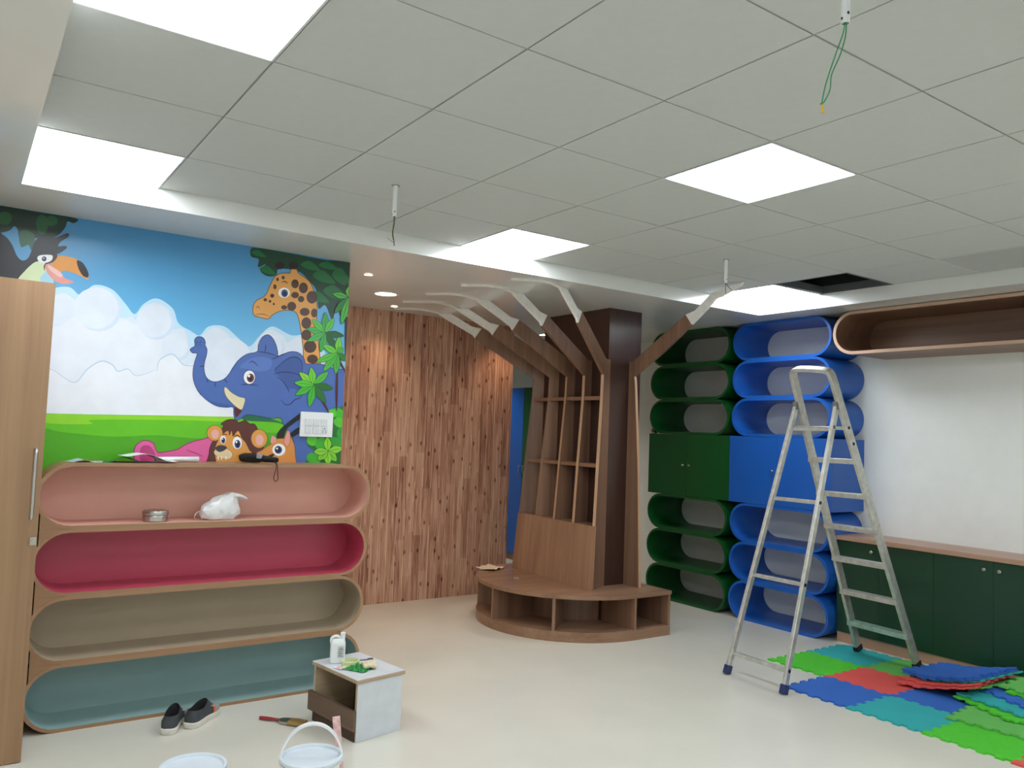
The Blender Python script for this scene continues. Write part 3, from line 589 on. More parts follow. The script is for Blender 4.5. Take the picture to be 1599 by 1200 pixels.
# ------------------------------------------------------------------ tree bookcase around the column
T = thing('tree_bookcase', 'walnut tree shaped bookcase with fanned branches and curved bench base', 'bookcase', (3.7, 3.48, 0))
CX, CY, RB, HB = 3.70, 3.48, .815, .355
def dshape(R, x1, n=28):
    pts = [(CX+R*math.cos(math.radians(270-180*k/n)), CY+R*math.sin(math.radians(270-180*k/n))) for k in range(n+1)]
    return [(x1, CY-R)]+pts+[(x1, CY+R)]
fz = lambda a, b, d: Vector((a, b, d))
bm = bmesh.new(); prism(bm, dshape(RB+.006, 4.09), fz, HB-.03, HB); obj('bench_top', bm, M_treeh, T, 30)
bm = bmesh.new(); prism(bm, dshape(RB, 4.085), fz, 0, .078); obj('bench_base', bm, M_treeh, T, 30)
bm = bmesh.new(); prism(bm, dshape(.40, 4.06), fz, .078, HB-.03); obj('bench_core', bm, M_tree, T, 30)
for ang in (180, 222, 138):
    d = Vector((math.cos(math.radians(ang)), math.sin(math.radians(ang)), 0)); c = Vector((CX, CY, 0))
    bm = bmesh.new(); bar(bm, c+d*.38+Vector((0, 0, .2)), c+d*(RB-.002)+Vector((0, 0, .2)), (0, 0, 1), HB-.03-.078, .024); obj('bench_divider', bm, M_tree, T)
for x in (3.70, 4.073):
    for s in (-1, 1):
        y0, y1 = sorted((CY+s*.38, CY+s*(RB-.001)))
        bm = bmesh.new(); box(bm, x-.012, x+.012, y0, y1, .078, HB-.03); obj('bench_divider', bm, M_tree, T)
FB = [((3.60, 4.0), (2.861, 4.464)), ((3.60, 3.75), (2.813, 4.073)), ((3.595, 3.5), (2.683, 3.532)), ((3.585, 3.25), (2.698, 3.049)), ((3.575, 3.0), (2.816, 2.618))]
ARC = [[(2.72, 4.40), (2.563, 4.395), (2.408, 4.527)], [(2.65, 3.96), (2.474, 3.93), (2.281, 4.109)], [(2.52, 3.46), (2.371, 3.475), (2.236, 3.621)], [(2.55, 2.96), (2.398, 2.955), (2.232, 3.081)], [(2.66, 2.53), (2.532, 2.53), (2.353, 2.613)]]
FT = .026
M_primer = mat('white_primer', '#efede7', 0.6, var=0.06, vscale=30)
lowB, lowT, s1, s2 = [], [], [], []
for k, ((bx, by), (ex, ey)) in enumerate(FB):
    b = Vector((bx, by, 0)); d = Vector((ex-bx, ey-by, 0)); RE = d.length; d.normalize(); nn = Vector((-d.y, d.x, 0))
    rin = -(3.6805-bx)/max(.3, -d.x)
    if k == 4: rin = -.21
    if k == 0: rin = -.21
    fr_ = lambda r, z, q: b + d*r + nn*q + Vector((0, 0, z))
    slope = (2.665-2.10)/RE; rc = RE*.64
    prof = [(rin, HB), (.112, HB), (.072, .859), (.085, .861), (.05, 1.36), (.005, 1.92), (0, 2.10), (rc, 2.10+rc*slope-.01), (rc-.06, 2.10+rc*slope+.085), (-.045, 2.232), (rin, 2.235)]
    bm = bmesh.new(); prism(bm, prof, fr_, -FT/2, FT/2); fin = obj('branch_fin', bm, M_tree, T)
    bm = bmesh.new()
    e1 = [(.0855, .862), (.0505, 1.36), (.0055, 1.92), (.0005, 2.098)]
    for (r0, z0), (r1, z1) in zip(e1, e1[1:]):
        quad(bm, fr_(r0+.0006, z0, -FT/2), fr_(r0+.0006, z0, FT/2), fr_(r1+.0006, z1, FT/2), fr_(r1+.0006, z1, -FT/2))
    eb = obj('edge_band', bm, M_trim, fin)
    # unpainted white tip up to the ceiling
    tip = [(rc, 2.10+rc*slope-.009), (rc+.02, 2.10+rc*slope+.02), (RE*.95, ZS-.055), (RE+.03, ZS-.012), (RE+.03, ZS-.0005), (RE*.9, ZS-.0005), (rc+.03, 2.10+rc*slope+.10), (rc-.06, 2.10+rc*slope+.084)]
    bm = bmesh.new(); prism(bm, tip, fr_, -FT*.42, FT*.42); obj('branch_tip', bm, M_primer, fin)
    q = spline([(ex, ey, 0)]+[(x, y, 0) for x, y in ARC[k]], 8); L_, R_ = [], []
    for m_, p in enumerate(q):
        tt = (q[min(m_+1, len(q)-1)]-q[max(0, m_-1)]).normalized(); n2 = Vector((-tt.y, tt.x, 0)); L_.append(p+n2*.02); R_.append(p-n2*.02)
    bm = bmesh.new(); loft(bm, [[Vector((l.x, l.y, ZS-.009)), Vector((r.x, r.y, ZS-.009)), Vector((r.x, r.y, ZS-.0004)), Vector((l.x, l.y, ZS-.0004))] for l, r in zip(L_, R_)], True, True)
    obj('ceiling_twig', bm, M_primer, fin)
    P3 = lambda r: (b + d*r)
    lowB.append(P3(.125)); lowT.append(P3(.086)); s1.append(P3(.044)); s2.append(P3(.001))
def finY(k):
    (bx, by), (ex, ey) = FB[k]; return by+(3.679-bx)*(ey-by)/(ex-bx)
# lower curved apron (one panel) and shelf boards between the fins
def ext(P_):
    q = [p.copy() for p in P_]; q[0] = q[0]+(q[0]-q[1]).normalized()*.016; q[-1] = q[-1]+(q[-1]-q[-2]).normalized()*.016; return [tuple(p) for p in q]
bm = bmesh.new(); rr_ = []
for pb, pt in zip(spline(ext(lowB), 6), spline(ext(lowT), 6)):
    rr_.append([Vector((pb.x, pb.y, HB)), Vector((pt.x, pt.y, .86)), Vector((pt.x+.012, pt.y, .86)), Vector((pb.x+.012, pb.y, HB))])
loft(bm, rr_, True, True); obj('apron_panel', bm, wood('walnut_light', '#83604a', '#a98468', 'Z', 0.36), T, 30)
for a in range(4):
    for zz, PS in ((.859, [p+Vector((.014, 0, 0)) for p in lowT]), (1.36, s1), (1.92, s2)):
        sp_ = spline([tuple(p) for p in PS], 6)[a*6:(a+1)*6+1]
        pts = [(p.x+.004, p.y) for p in sp_]+[(3.679, finY(a+1)), (3.679, finY(a))]
        bm = bmesh.new(); prism(bm, pts, fz, zz-.03, zz); obj('shelf_board', bm, M_treeh if zz < 1 else M_tree, T)
        bm = bmesh.new()
        for p, q in zip(sp_, sp_[1:]): quad(bm, (p.x+.0035, p.y, zz-.0295), (q.x+.0035, q.y, zz-.0295), (q.x+.0035, q.y, zz-.0005), (p.x+.0035, p.y, zz-.0005))
        if zz > 1: obj('edge_band', bm, wood('walnut_edge_flat', '#7d5a42', '#96705a', 'X', .45), T)
        else: bm.free()
# the single fin on the near face, reaching over the soffit edge
b = Vector((3.93, 2.985, 0)); d = Vector((0, -1, 0)); nn = Vector((1, 0, 0)); fr_ = lambda r, z, q: b+d*r+nn*q+Vector((0, 0, z))
bm = bmesh.new(); prism(bm, [(-.066, HB), (.12, HB), (.095, .86), (.066, 1.395), (.01, 2.05), (0, 2.105), (.35, 2.305), (.63, 2.492), (.565, 2.575), (.38, 2.468), (-.02, 2.235), (-.066, 2.235)], fr_, -FT/2, FT/2); fin = obj('branch_fin', bm, M_tree, T)
bm = bmesh.new(); e1 = [(.121, HB), (.096, .86), (.067, 1.395), (.011, 2.05), (.001, 2.104)]
for (r0, z0), (r1, z1) in zip(e1, e1[1:]): quad(bm, fr_(r0, z0, -FT/2), fr_(r0, z0, FT/2), fr_(r1, z1, FT/2), fr_(r1, z1, -FT/2))
obj('edge_band', bm, M_trim, fin)
bm = bmesh.new(); prism(bm, [(.63, 2.493), (.78, 2.60), (.86, 2.668), (.95, 2.69), (1.1, 2.742), (1.12, 2.762), (.95, 2.742), (.82, 2.715), (.745, 2.66), (.66, 2.60), (.565, 2.577)], fr_, -FT*.42, FT*.42); obj('branch_tip', bm, M_primer, fin)

# ------------------------------------------------------------------ step ladder
t = thing('step_ladder', 'paint spattered aluminium step ladder standing half on the mats', 'ladder', (4.35, 1.42, 0))
SL, SR = (Vector((5.03, 1.60, .03)), Vector((4.175, 1.595, 2.06))), (Vector((4.985, 1.115, .03)), Vector((4.205, 1.30, 2.04)))
RL, RR = (Vector((3.655, 1.71, .03)), Vector((4.225, 1.605, 1.868))), (Vector((3.632, 1.24, .03)), Vector((4.245, 1.295, 1.868)))
at = lambda s, z: s[0]+(s[1]-s[0])*((z-s[0].z)/(s[1].z-s[0].z))
bm = bmesh.new()
up = (SL[1]-SL[0]).normalized()
bow = [SL[0], at(SL, 1.0), at(SL, 1.9), SL[1], SL[1]+up*.045+Vector((0, -.010, 0)), SL[1]+up*.066+Vector((.002, -.036, 0)), SL[1]+up*.07+Vector((.012, -.147, -.008)), SR[1]+up*.068+Vector((-.002, .036, 0)), SR[1]+up*.047+Vector((0, .010, 0)), SR[1], at(SR, 1.9), at(SR, 1.0), SR[0]]
pts = spline([tuple(p) for p in bow], 6)
rings = []
for k, p in enumerate(pts):
    tg = (pts[min(k+1, len(pts)-1)]-pts[max(0, k-1)]).normalized()
    nrm = Vector((up.z, 0, -up.x)).normalized(); a_ = nrm - tg*nrm.dot(tg); a_.normalize(); b_ = tg.cross(a_)
    rings.append([p+a_*x*.034+b_*y*.0135 for x, y in ((-1, -.8), (-.9, -1), (.9, -1), (1, -.8), (1, .8), (.9, 1), (-.9, 1), (-1, .8))])
loft(bm, rings, True, True); obj('bow_frame', bm, M_alu, t, 30)
for s in (RL, RR):
    bm = bmesh.new(); bar(bm, s[0], s[1], (1, 0, 0), .042, .026, .003); obj('support_rail', bm, M_alu, t)
    bm = bmesh.new(); h0 = s[1]; box(bm, h0.x-.026, h0.x+.026, h0.y-.017, h0.y+.017, h0.z-.035, h0.z+.02, .004)
    tube(bm, [h0+Vector((-.01, -.02, 0)), h0+Vector((-.01, .02, 0))], .012, 10); box(bm, h0.x, h0.x+.05, h0.y-.006, h0.y+.006, h0.z-.03, h0.z+.015, .003); obj('hinge', bm, mat('hinge_grey', '#7d7d78', .5, metal=.5), t)
for z in (.255, .5, .755, 1.0, 1.245, 1.49):
    a_, b_ = at(SL, z), at(SR, z)
    bm = bmesh.new(); dv = Vector((-.04, 0, 0)); 
    bar(bm, a_+Vector((0, .012, .0)), b_+Vector((0, -.012, 0)), (1, 0, 0), .078, .006, .001)
    bar(bm, a_+Vector((-.037, .012, -.016)), b_+Vector((-.037, -.012, -.016)), (1, 0, 0), .005, .034, .001)
    bar(bm, a_+Vector((.037, .012, -.012)), b_+Vector((.037, -.012, -.012)), (1, 0, 0), .005, .026, .001)
    obj('tread', bm, M_alu if z > .3 else mat('teal_stained_alu', '#9fbdb2', .45, metal=.5, var=.2, vscale=20), t)
for z in (.14, .665, 1.195):
    bm = bmesh.new(); bar(bm, at(RL, z), at(RR, z), (0, 0, 1), .026, .022, .003); obj('rung', bm, M_alu, t)
a_, b_ = at(RL, 1.71), at(RR, 1.71); c_, e_ = at(SL, 1.71), at(SR, 1.71)
bm = bmesh.new(); bar(bm, (a_+c_)/2+Vector((0, .01, 0)), (b_+e_)/2+Vector((0, -.01, 0)), (1, 0, 0), .15, .006, .001); bar(bm, a_+Vector((.01, .01, -.012)), b_+Vector((.01, -.01, -.012)), (1, 0, 0), .006, .034, .001); obj('platform', bm, M_alu, t)
for p, q in ((a_, c_), (b_, e_)):
    bm = bmesh.new(); bar(bm, p+Vector((0, 0, -.005)), q+Vector((.02, 0, -.005)), (0, 0, 1), .022, .006); obj('stay_bar', bm, M_alu, t)
for s in (SL, SR, RL, RR):
    p = s[0]; dirn = (s[1]-s[0]).normalized(); z_ = .013 if s in (SL, SR) else 0
    bm = bmesh.new(); bar(bm, p-dirn*((p.z-z_-.003)/dirn.z), p+dirn*.03, (1, 0, 0), .076 if s in (SL, SR) else .052, .036, .003); obj('foot_cap', bm, M_navy if s in (RL, RR) else M_black, t)
bm = bmesh.new()
for s, z in ((SR, 1.71), (SR, 1.60), (RR, 1.71), (RR, 1.195), (RR, .665), (RR, .14)):
    p = at(s, z); tube(bm, [p+Vector((0, -.009, 0)), p+Vector((0, -.016, 0))], .012, 10)
obj('bolt', bm, M_black, t)

# ------------------------------------------------------------------ foam mats
MC = {'green': mat('foam_green', '#4cc02a', .75, var=.06, vscale=40, bump=.2, bscale=400), 'lime': mat('foam_light_green', '#62b453', .75, var=.05, bump=.2, bscale=400), 'teal': mat('foam_teal', '#2aa5a6', .75, var=.05, bump=.2, bscale=400),
      'blue': mat('foam_blue', '#2c63b8', .75, var=.05, bump=.2, bscale=400), 'red': mat('foam_red', '#d9534c', .75, var=.05, bump=.2, bscale=400)}
G = .46; NT = 5
def tooth(t):                       # t in tile lengths -> -1 / +1 square wave
    return 1 if math.floor(t*NT*2) % 2 == 0 else -1
def matmesh(name, m, zf=None, thick=.011, flip=0):
    us = []
    for k in range(NT*2): us += [k/(NT*2)+.004, (k+1)/(NT*2)-.004]
    us[0] = 0; us[-1] = 1
    n = len(us); amp = .0115; grid = {}
    bm = bmesh.new()
    for a, u in enumerate(us):
        for b, v in enumerate(us):
            x, y = (u-.5)*G, (v-.5)*G
            if a in (0, n-1): x += amp*tooth(v+1e-4 if b < n-1 else v-1e-3)*(1 if flip % 2 == 0 else -1)
            if b in (0, n-1): y += amp*tooth(u+1e-4 if a < n-1 else u-1e-3)*(1 if flip < 2 else -1)
            z = zf(x, y) if zf else 0.0
            for L_ in (0, 1): grid[a, b, L_] = bm.verts.new((x, y, z+L_*thick))
    for a in range(n-1):
        for b in range(n-1):
            bm.faces.new([grid[a, b, 1], grid[a+1, b, 1], grid[a+1, b+1, 1], grid[a, b+1, 1]]); bm.faces.new([grid[a, b, 0], grid[a, b+1, 0], grid[a+1, b+1, 0], grid[a+1, b, 0]])
        for e, s in ((0, 1), (n-1, -1)):
            q = [grid[a, e, 0], grid[a+1, e, 0], grid[a+1, e, 1], grid[a, e, 1]]; bm.faces.new(q[::s])
            q = [grid[e, a, 0], grid[e, a, 1], grid[e, a+1, 1], grid[e, a+1, 0]]; bm.faces.new(q[::s])
    return obj(name, bm, m, recalc=False)
flat_me = {}
FL = [(4.44, 1.557, 'green', 'bright green foam mat at the far left corner of the laid mats'), (4.90, 1.557, 'teal', 'teal foam mat under the rear foot of the ladder by the cabinets'),
      (3.98, 1.10, 'blue', 'blue foam mat beside the ladder front foot'), (4.44, 1.10, 'red', 'red foam mat at the middle of the laid mats'), (4.90, 1.10, 'lime', 'light green foam mat under the right rear ladder foot'),
      (3.98, .64, 'teal', 'teal foam mat between the blue and bright green mats at the floor edge'), (4.44, .64, 'blue', 'blue foam mat partly under the piled mats'), (4.90, .64, 'red', 'red foam mat buried under the near pile'),
      (3.98, .18, 'green', 'large bright green foam mat at the lower right'), (4.44, .18, 'teal', 'teal foam mat mostly hidden under the right pile'), (4.90, .18, 'blue', 'blue foam mat hidden under the right pile'),
      (3.98, -.28, 'red', 'red foam mat at the lower right corner')]
for x, y, c, lb in FL:
    if c not in flat_me: o = matmesh('foam_mat', MC[c]); flat_me[c] = o.data
    else: o = bpy.data.objects.new('foam_mat', flat_me[c]); COL.objects.link(o)
    o.location = (x, y, .0005); tag(o, lb, 'foam mat', 'interlocking foam mats laid on the floor')
def pile(x, y, z, rz, c, zf, lb, ry=0.0, rx=0.0):
    o = matmesh('foam_mat', MC[c], zf); o.location = (x, y, z); o.rotation_euler = (rx, ry, math.radians(rz)); tag(o, lb, 'foam mat', 'foam mats in the loose piles')
PL1 = [('lime', .014, 4.83, .70, -4, 'light green foam mat lowest in the near pile'), ('red', .030, 4.70, .735, 3, 'red foam mat sticking out left under the near pile'), ('red', .045, 4.74, .72, -4, 'second red foam mat under the blue pile top'),
       ('teal', .060, 4.80, .705, -9, 'teal foam mat just under the blue pile top'), ('blue', .074, 4.775, .72, -7, 'blue foam mat second from the top of the near pile'), ('blue', .087, 4.78, .73, -7, 'blue foam mat on top of the near pile')]
for c, z, x, y, rz, lb in PL1:
    pile(x, y, z, rz, c, (lambda x_, y_, c_, s_: (lambda a, b: .28*max(0.0, .84-(y_+a*s_+b*c_))**1.15))(x, y, math.cos(math.radians(rz)), math.sin(math.radians(rz))), lb)
PL2 = [('lime', .014, 4.35, .25, 6, 'light green foam mat flat at the foot of the right pile'),
       ('green', .030, 4.61, .30, -24, 'bright green foam mat sloping under the teal one'),
       ('teal', .045, 4.69, .32, -14, 'teal foam mat sloping left in the right pile'),
       ('blue', .059, 4.80, .23, -20, 'blue foam mat above the teal one in the right pile'),
       ('green', .074, 4.88, .12, -10, 'bright green foam mat at the right edge of the pile'),
       ('lime', .089, 4.93, .19, -6, 'light green foam mat on top of the right pile')]
for c, z, x, y, rz, lb in PL2:
    pile(x, y, z, rz, c, (lambda x_, y_, c_, s_: (lambda a, b: .10*max(0.0, (x_+a*c_-b*s_)-4.55)))(x, y, math.cos(math.radians(rz)), math.sin(math.radians(rz))), lb)

# ------------------------------------------------------------------ small wooden stool box
t = thing('stool_box', 'small white laminated plywood stool box with open dark front', 'stool', (.968, 1.815, 0), math.radians(9.5))
M_lam = mat('scuffed_white_laminate', '#ccd0d4', .4, var=.05, vscale=14); M_brd = wood('dirty_brown_ply', '#5d4a3c', '#7b6452', 'Y', .6); M_drk = wood('dark_inner_ply', '#3d2c20', '#54402f', 'Z', .6)
L_ = dict(local=True)
bm = bmesh.new(); box(bm, -.004, .295, -.006, .43, .292, .296, 0); o = obj('top_panel', (lambda b: (box(b, -.004, .295, -.006, .43, .293, .3095, .001), b)[1])(bm), M_ply, t, **L_)
bm = bmesh.new(); box(bm, -.003, .294, -.005, .429, .3096, .3115, .0005); obj('top_laminate', bm, M_lam, o, **L_)
for y0, y1, yl in ((.004, .02, .002), (.405, .421, .421)):
    bm = bmesh.new(); box(bm, .006, .284, y0, y1, 0, .2929); o = obj('side_panel', bm, M_ply, t, **L_)
    bm = bmesh.new(); box(bm, .0062, .2838, yl, yl+.002, .001, .2925); obj('side_laminate', bm, M_lam, o, **L_)
bm = bmesh.new(); box(bm, .26, .275, .02, .405, 0.001, .292); obj('back_panel', bm, M_drk, t, **L_)
bm = bmesh.new(); box(bm, -.012, .005, .003, .445, .055, .155, .001); obj('front_board', bm, M_brd, t, **L_)
bm = bmesh.new(); box(bm, -.001, .0055, .01, .41, 0.001, .054, .001); obj('toe_board', bm, M_drk, t, **L_)
bm = bmesh.new(); box(bm, .285, .298, .03, .44, .05, .15, .001); obj('rear_board', bm, M_ply, t, **L_)
TOP = .3116
# jerrycan
jx, jy = 1.0, 2.155
t = thing('jerrycan', 'small white plastic jerrycan with label on the stool box', 'bottle', (jx, jy, TOP), math.radians(-22))
bm = bmesh.new()
def rr(w_, d_, r, z, n=5):
    out = []
    for cx_, cy_, a0 in ((w_-r, d_-r, 0), (-w_+r, d_-r, 90), (-w_+r, -d_+r, 180), (w_-r, -d_+r, 270)):
        for k in range(n+1): a = math.radians(a0+90*k/n); out.append(Vector((cx_+r*math.cos(a), cy_+r*math.sin(a), z)))
    return out
loft(bm, [rr(.036, .024, .008, 0), rr(.040, .028, .01, .004), rr(.040, .028, .01, .10), rr(.038, .026, .012, .112), rr(.028, .02, .012, .124), rr(.014, .012, .008, .127)], True, True)
obj('can_body', bm, mat('milky_plastic', '#dfe3df', .35, var=.02), t, 40, **L_)
bm = bmesh.new(); tube(bm, spline([(-.036, 0, .105), (-.034, 0, .128), (-.02, 0, .138), (0, 0, .137), (.01, 0, .12)], 5), .008, 10); obj('grip', bm, MATS['milky_plastic'], t, 40, **L_)
bm = bmesh.new(); lathe(bm, [(.012, .12), (.012, .135), (.0135, .135), (.0135, .158), (.011, .16)], (.024, 0, 0), 18); obj('cap', bm, M_pvc, t, 40, **L_)
bm = bmesh.new(); quad(bm, (-.002, -.0284, .03), (.034, -.0284, .03), (.034, -.0284, .092), (-.002, -.0284, .092)); lb = obj('label_print', bm, mat('label_grey', '#c7cbc8', .5), t, **L_)
bm = bmesh.new()
for a in range(7): quad(bm, (.003, -.0287, .035+a*.005), (.03-.004*(a % 3), -.0287, .035+a*.005), (.03-.004*(a % 3), -.0287, .037+a*.005), (.003, -.0287, .037+a*.005))
quad(bm, (.004, -.0287, .073), (.028, -.0287, .073), (.028, -.0287, .077), (.004, -.0287, .077)); bm.faces.new([bm.verts.new(p) for p in ((.012, -.0287, .081), (.02, -.0287, .081), (.016, -.0287, .088))]); obj('label_lines', bm, mat('label_ink', '#45484b', .6), lb, **L_)
# crumpled green sheet, rolls, tape, blade, rag on the stool
def crumple(name, m, cx, cy, z, sx, sy, hgt, rz, label, cat, seed, n=22, th=.0012, sc=16):
    bm = bmesh.new(); V = {}
    for a in range(n+1):
        for b in range(n+1):
            u, v = a/n-.5, b/n-.5; e = min(.5-abs(u), .5-abs(v))*2
            h_ = abs(noise.noise(Vector((u*sx*sc*4+seed, v*sy*sc*4, seed))))*1.5+abs(noise.noise(Vector((u*sx*90+seed, v*sy*90, 3))))*.4
            wob = 1+.25*noise.noise(Vector((u*3+seed, v*3, 1)))
            V[a, b] = bm.verts.new((u*sx*wob, v*sy*wob, min(hgt, hgt*h_*(.25+.75*e))+.0006))
    for a in range(n):
        for b in range(n): bm.faces.new([V[a, b], V[a+1, b], V[a+1, b+1], V[a, b+1]])
    o = obj(name, bm, m); o.location = (cx, cy, z); o.rotation_euler = (0, 0, math.radians(rz))
    md = o.modifiers.new('thickness', 'SOLIDIFY'); md.thickness = th; md.offset = 1
    return tag(o, label, cat)
crumple('green_sheet', mat('green_film', '#1f8c3d', .3, var=.3, vscale=60), 1.055, 1.985, TOP, .115, .12, .034, 30, 'crumpled green plastic sheet on the stool box', 'sheet', 3.3)
t = thing('cloth_roll', 'cream rolled cloth lying on the green sheet', 'cloth', (1.10, 1.965, TOP+.002), math.radians(75))
for k, (dx, r) in enumerate(((-.018, .016), (.014, .018))):
    bm = bmesh.new(); q = [(dx, -.035, r), (dx+.003, 0, r+.004), (dx-.004, .035, r)]; tube(bm, spline(q, 5), [r*(.9+.1*math.sin(z)) for z in range(11)], 14, .9); obj('roll', bm, mat('cream_cloth', '#d7c9a6', .8, var=.12, vscale=40, bump=.4, bscale=120), t, 60, **L_)
bm = bmesh.new(); loft(bm, [[Vector((r*math.cos(q*math.pi/16), r*math.sin(q*math.pi/16), z)) for q in range(32)] for r, z in ((.042, 0), (.048, 0), (.048, .02), (.042, .02), (.042, 0))])
o = obj('tape_roll', bm, mat('pale_tape', '#cdd59a', .45), None, 40); o.location = (1.05, 2.093, TOP); tag(o, 'pale yellow green roll of tape beside the jerrycan', 'tape')
bm = bmesh.new(); box(bm, -.055, .02, -.009, .009, 0, .002, .0005); box(bm, .02, .05, -.006, .006, 0, .008, .002)
o = obj('knife', bm, mat('blade_grey', '#6c7074', .35, metal=.8)); o.location = (1.145, 2.125, TOP); o.rotation_euler = (0, 0, math.radians(-8)); tag(o, 'small grey blade lying at the back of the stool top', 'knife')
crumple('paint_rag', mat('pink_spotted_rag', '#d8bdb9', .8, var=.35, vscale=120), .975, 2.045, TOP, .06, .05, .018, 20, 'small pink stained rag before the jerrycan', 'rag', 8.1, 14)
# pails
def pail(name, cx, cy, r, h, label, handle, lidm):
    t = thing(name, label, 'pail', (cx, cy, 0), group='white paint pails')
    bm = bmesh.new(); lathe(bm, [(r*.86, 0), (r*.88, .004), (r*.97, h*.86), (r*1.02, h*.87), (r*1.02, h*.9), (r*.985, h*.905), (r*.99, h-.012)], (cx, cy, 0), 56, True, False); obj('pail_body', bm, M_pvc, t, 40)
    bm = bmesh.new(); lathe(bm, [(r*1.0, h-.014), (r*1.045, h-.014), (r*1.05, h-.003), (r*1.03, h), (r*.96, h), (r*.94, h-.004), (r*.93, h-.011), (r*.5, h-.0105), (.001, h-.0105)], (cx, cy, 0), 56, False, True); obj('lid', bm, lidm, t, 40)
    if handle:
        bm = bmesh.new(); ax = Vector((math.cos(handle[0]), math.sin(handle[0]), 0)); ln = Vector((-ax.y, ax.x, 0))
        q = [Vector((cx, cy, h*.86))+ax*(r*1.04*math.cos(a))+Vector((0, 0, 1))*(handle[1]*math.sin(a))+ln*(handle[2]*math.sin(a)) for a in [math.pi*k/24 for k in range(25)]]
        rings = []
        for k, p in enumerate(q):
            tg = (q[min(k+1, 24)]-q[max(0, k-1)]).normalized(); a_ = ln-tg*ln.dot(tg); a_.normalize(); b_ = tg.cross(a_)
            rings.append([p+a_*x*.013+b_*y*.004 for x, y in ((-1, -1), (1, -1), (1, 1), (-1, 1))])
        loft(bm, rings, True, True); obj('handle', bm, M_pvc, t, 40)
M_lid = mat('pale_lid', '#d4dde4', .4, var=.03)
pail('paint_pail', .527, 1.275, .122, .215, 'white paint pail with raised handle at the bottom edge', (math.radians(-20), .15, .02), M_lid)
pail('paint_pail', .125, 1.555, .128, .155, 'white lidded pail cut off at the bottom edge left of the handled pail', None, M_lid)
# stirring stick leaning on the pail
bm = bmesh.new(); bar(bm, (.745, 1.46, .012), (.735, 1.52, .262), (.8, -.5, 0), .034, .007, .001)
o = obj('stir_stick', bm, mat('pink_white_stick', '#d9b3ae', .7, var=.3, vscale=45)); place(o, (.745, 1.46, .002)); tag(o, 'pink stained flat stirring stick standing by the handled pail', 'stick')
# brush
t = thing('paint_brush', 'wide paint brush with red handle lying on the floor', 'brush', (.76, 2.25, 0), math.atan2(2.153-2.367, .857-.663))
bm = bmesh.new(); tube(bm, spline([(-.145, 0, .012), (-.1, 0, .013), (-.05, 0, .013), (-.025, 0, .012)], 5), [.011]*8+[.009]*8, 12, .8); obj('brush_handle', bm, mat('red_lacquer', '#8d1c24', .35), t, 50, **L_)
bm = bmesh.new(); loft(bm, [rr(.001, .012, .0008, 0), ] and [[Vector((x, p.x*wd, .012+p.y*h_)) for p in rr(1, 1, .3, 0)] for x, wd, h_ in ((-.03, .012, .009), (-.01, .03, .009), (.03, .034, .009))], True, True); obj('ferrule', bm, M_steel, t, 40, **L_)
bm = bmesh.new(); loft(bm, [[Vector((x, p.x*wd, .012+p.y*h_)) for p in rr(1, 1, .3, 0)] for x, wd, h_ in ((.029, .033, .009), (.07, .036, .0105), (.115, .036, .006))], True, True); obj('bristles', bm, wood('bristle', '#7a6238', '#a5884f', 'X', .8, freq=300), t, 40, **L_)
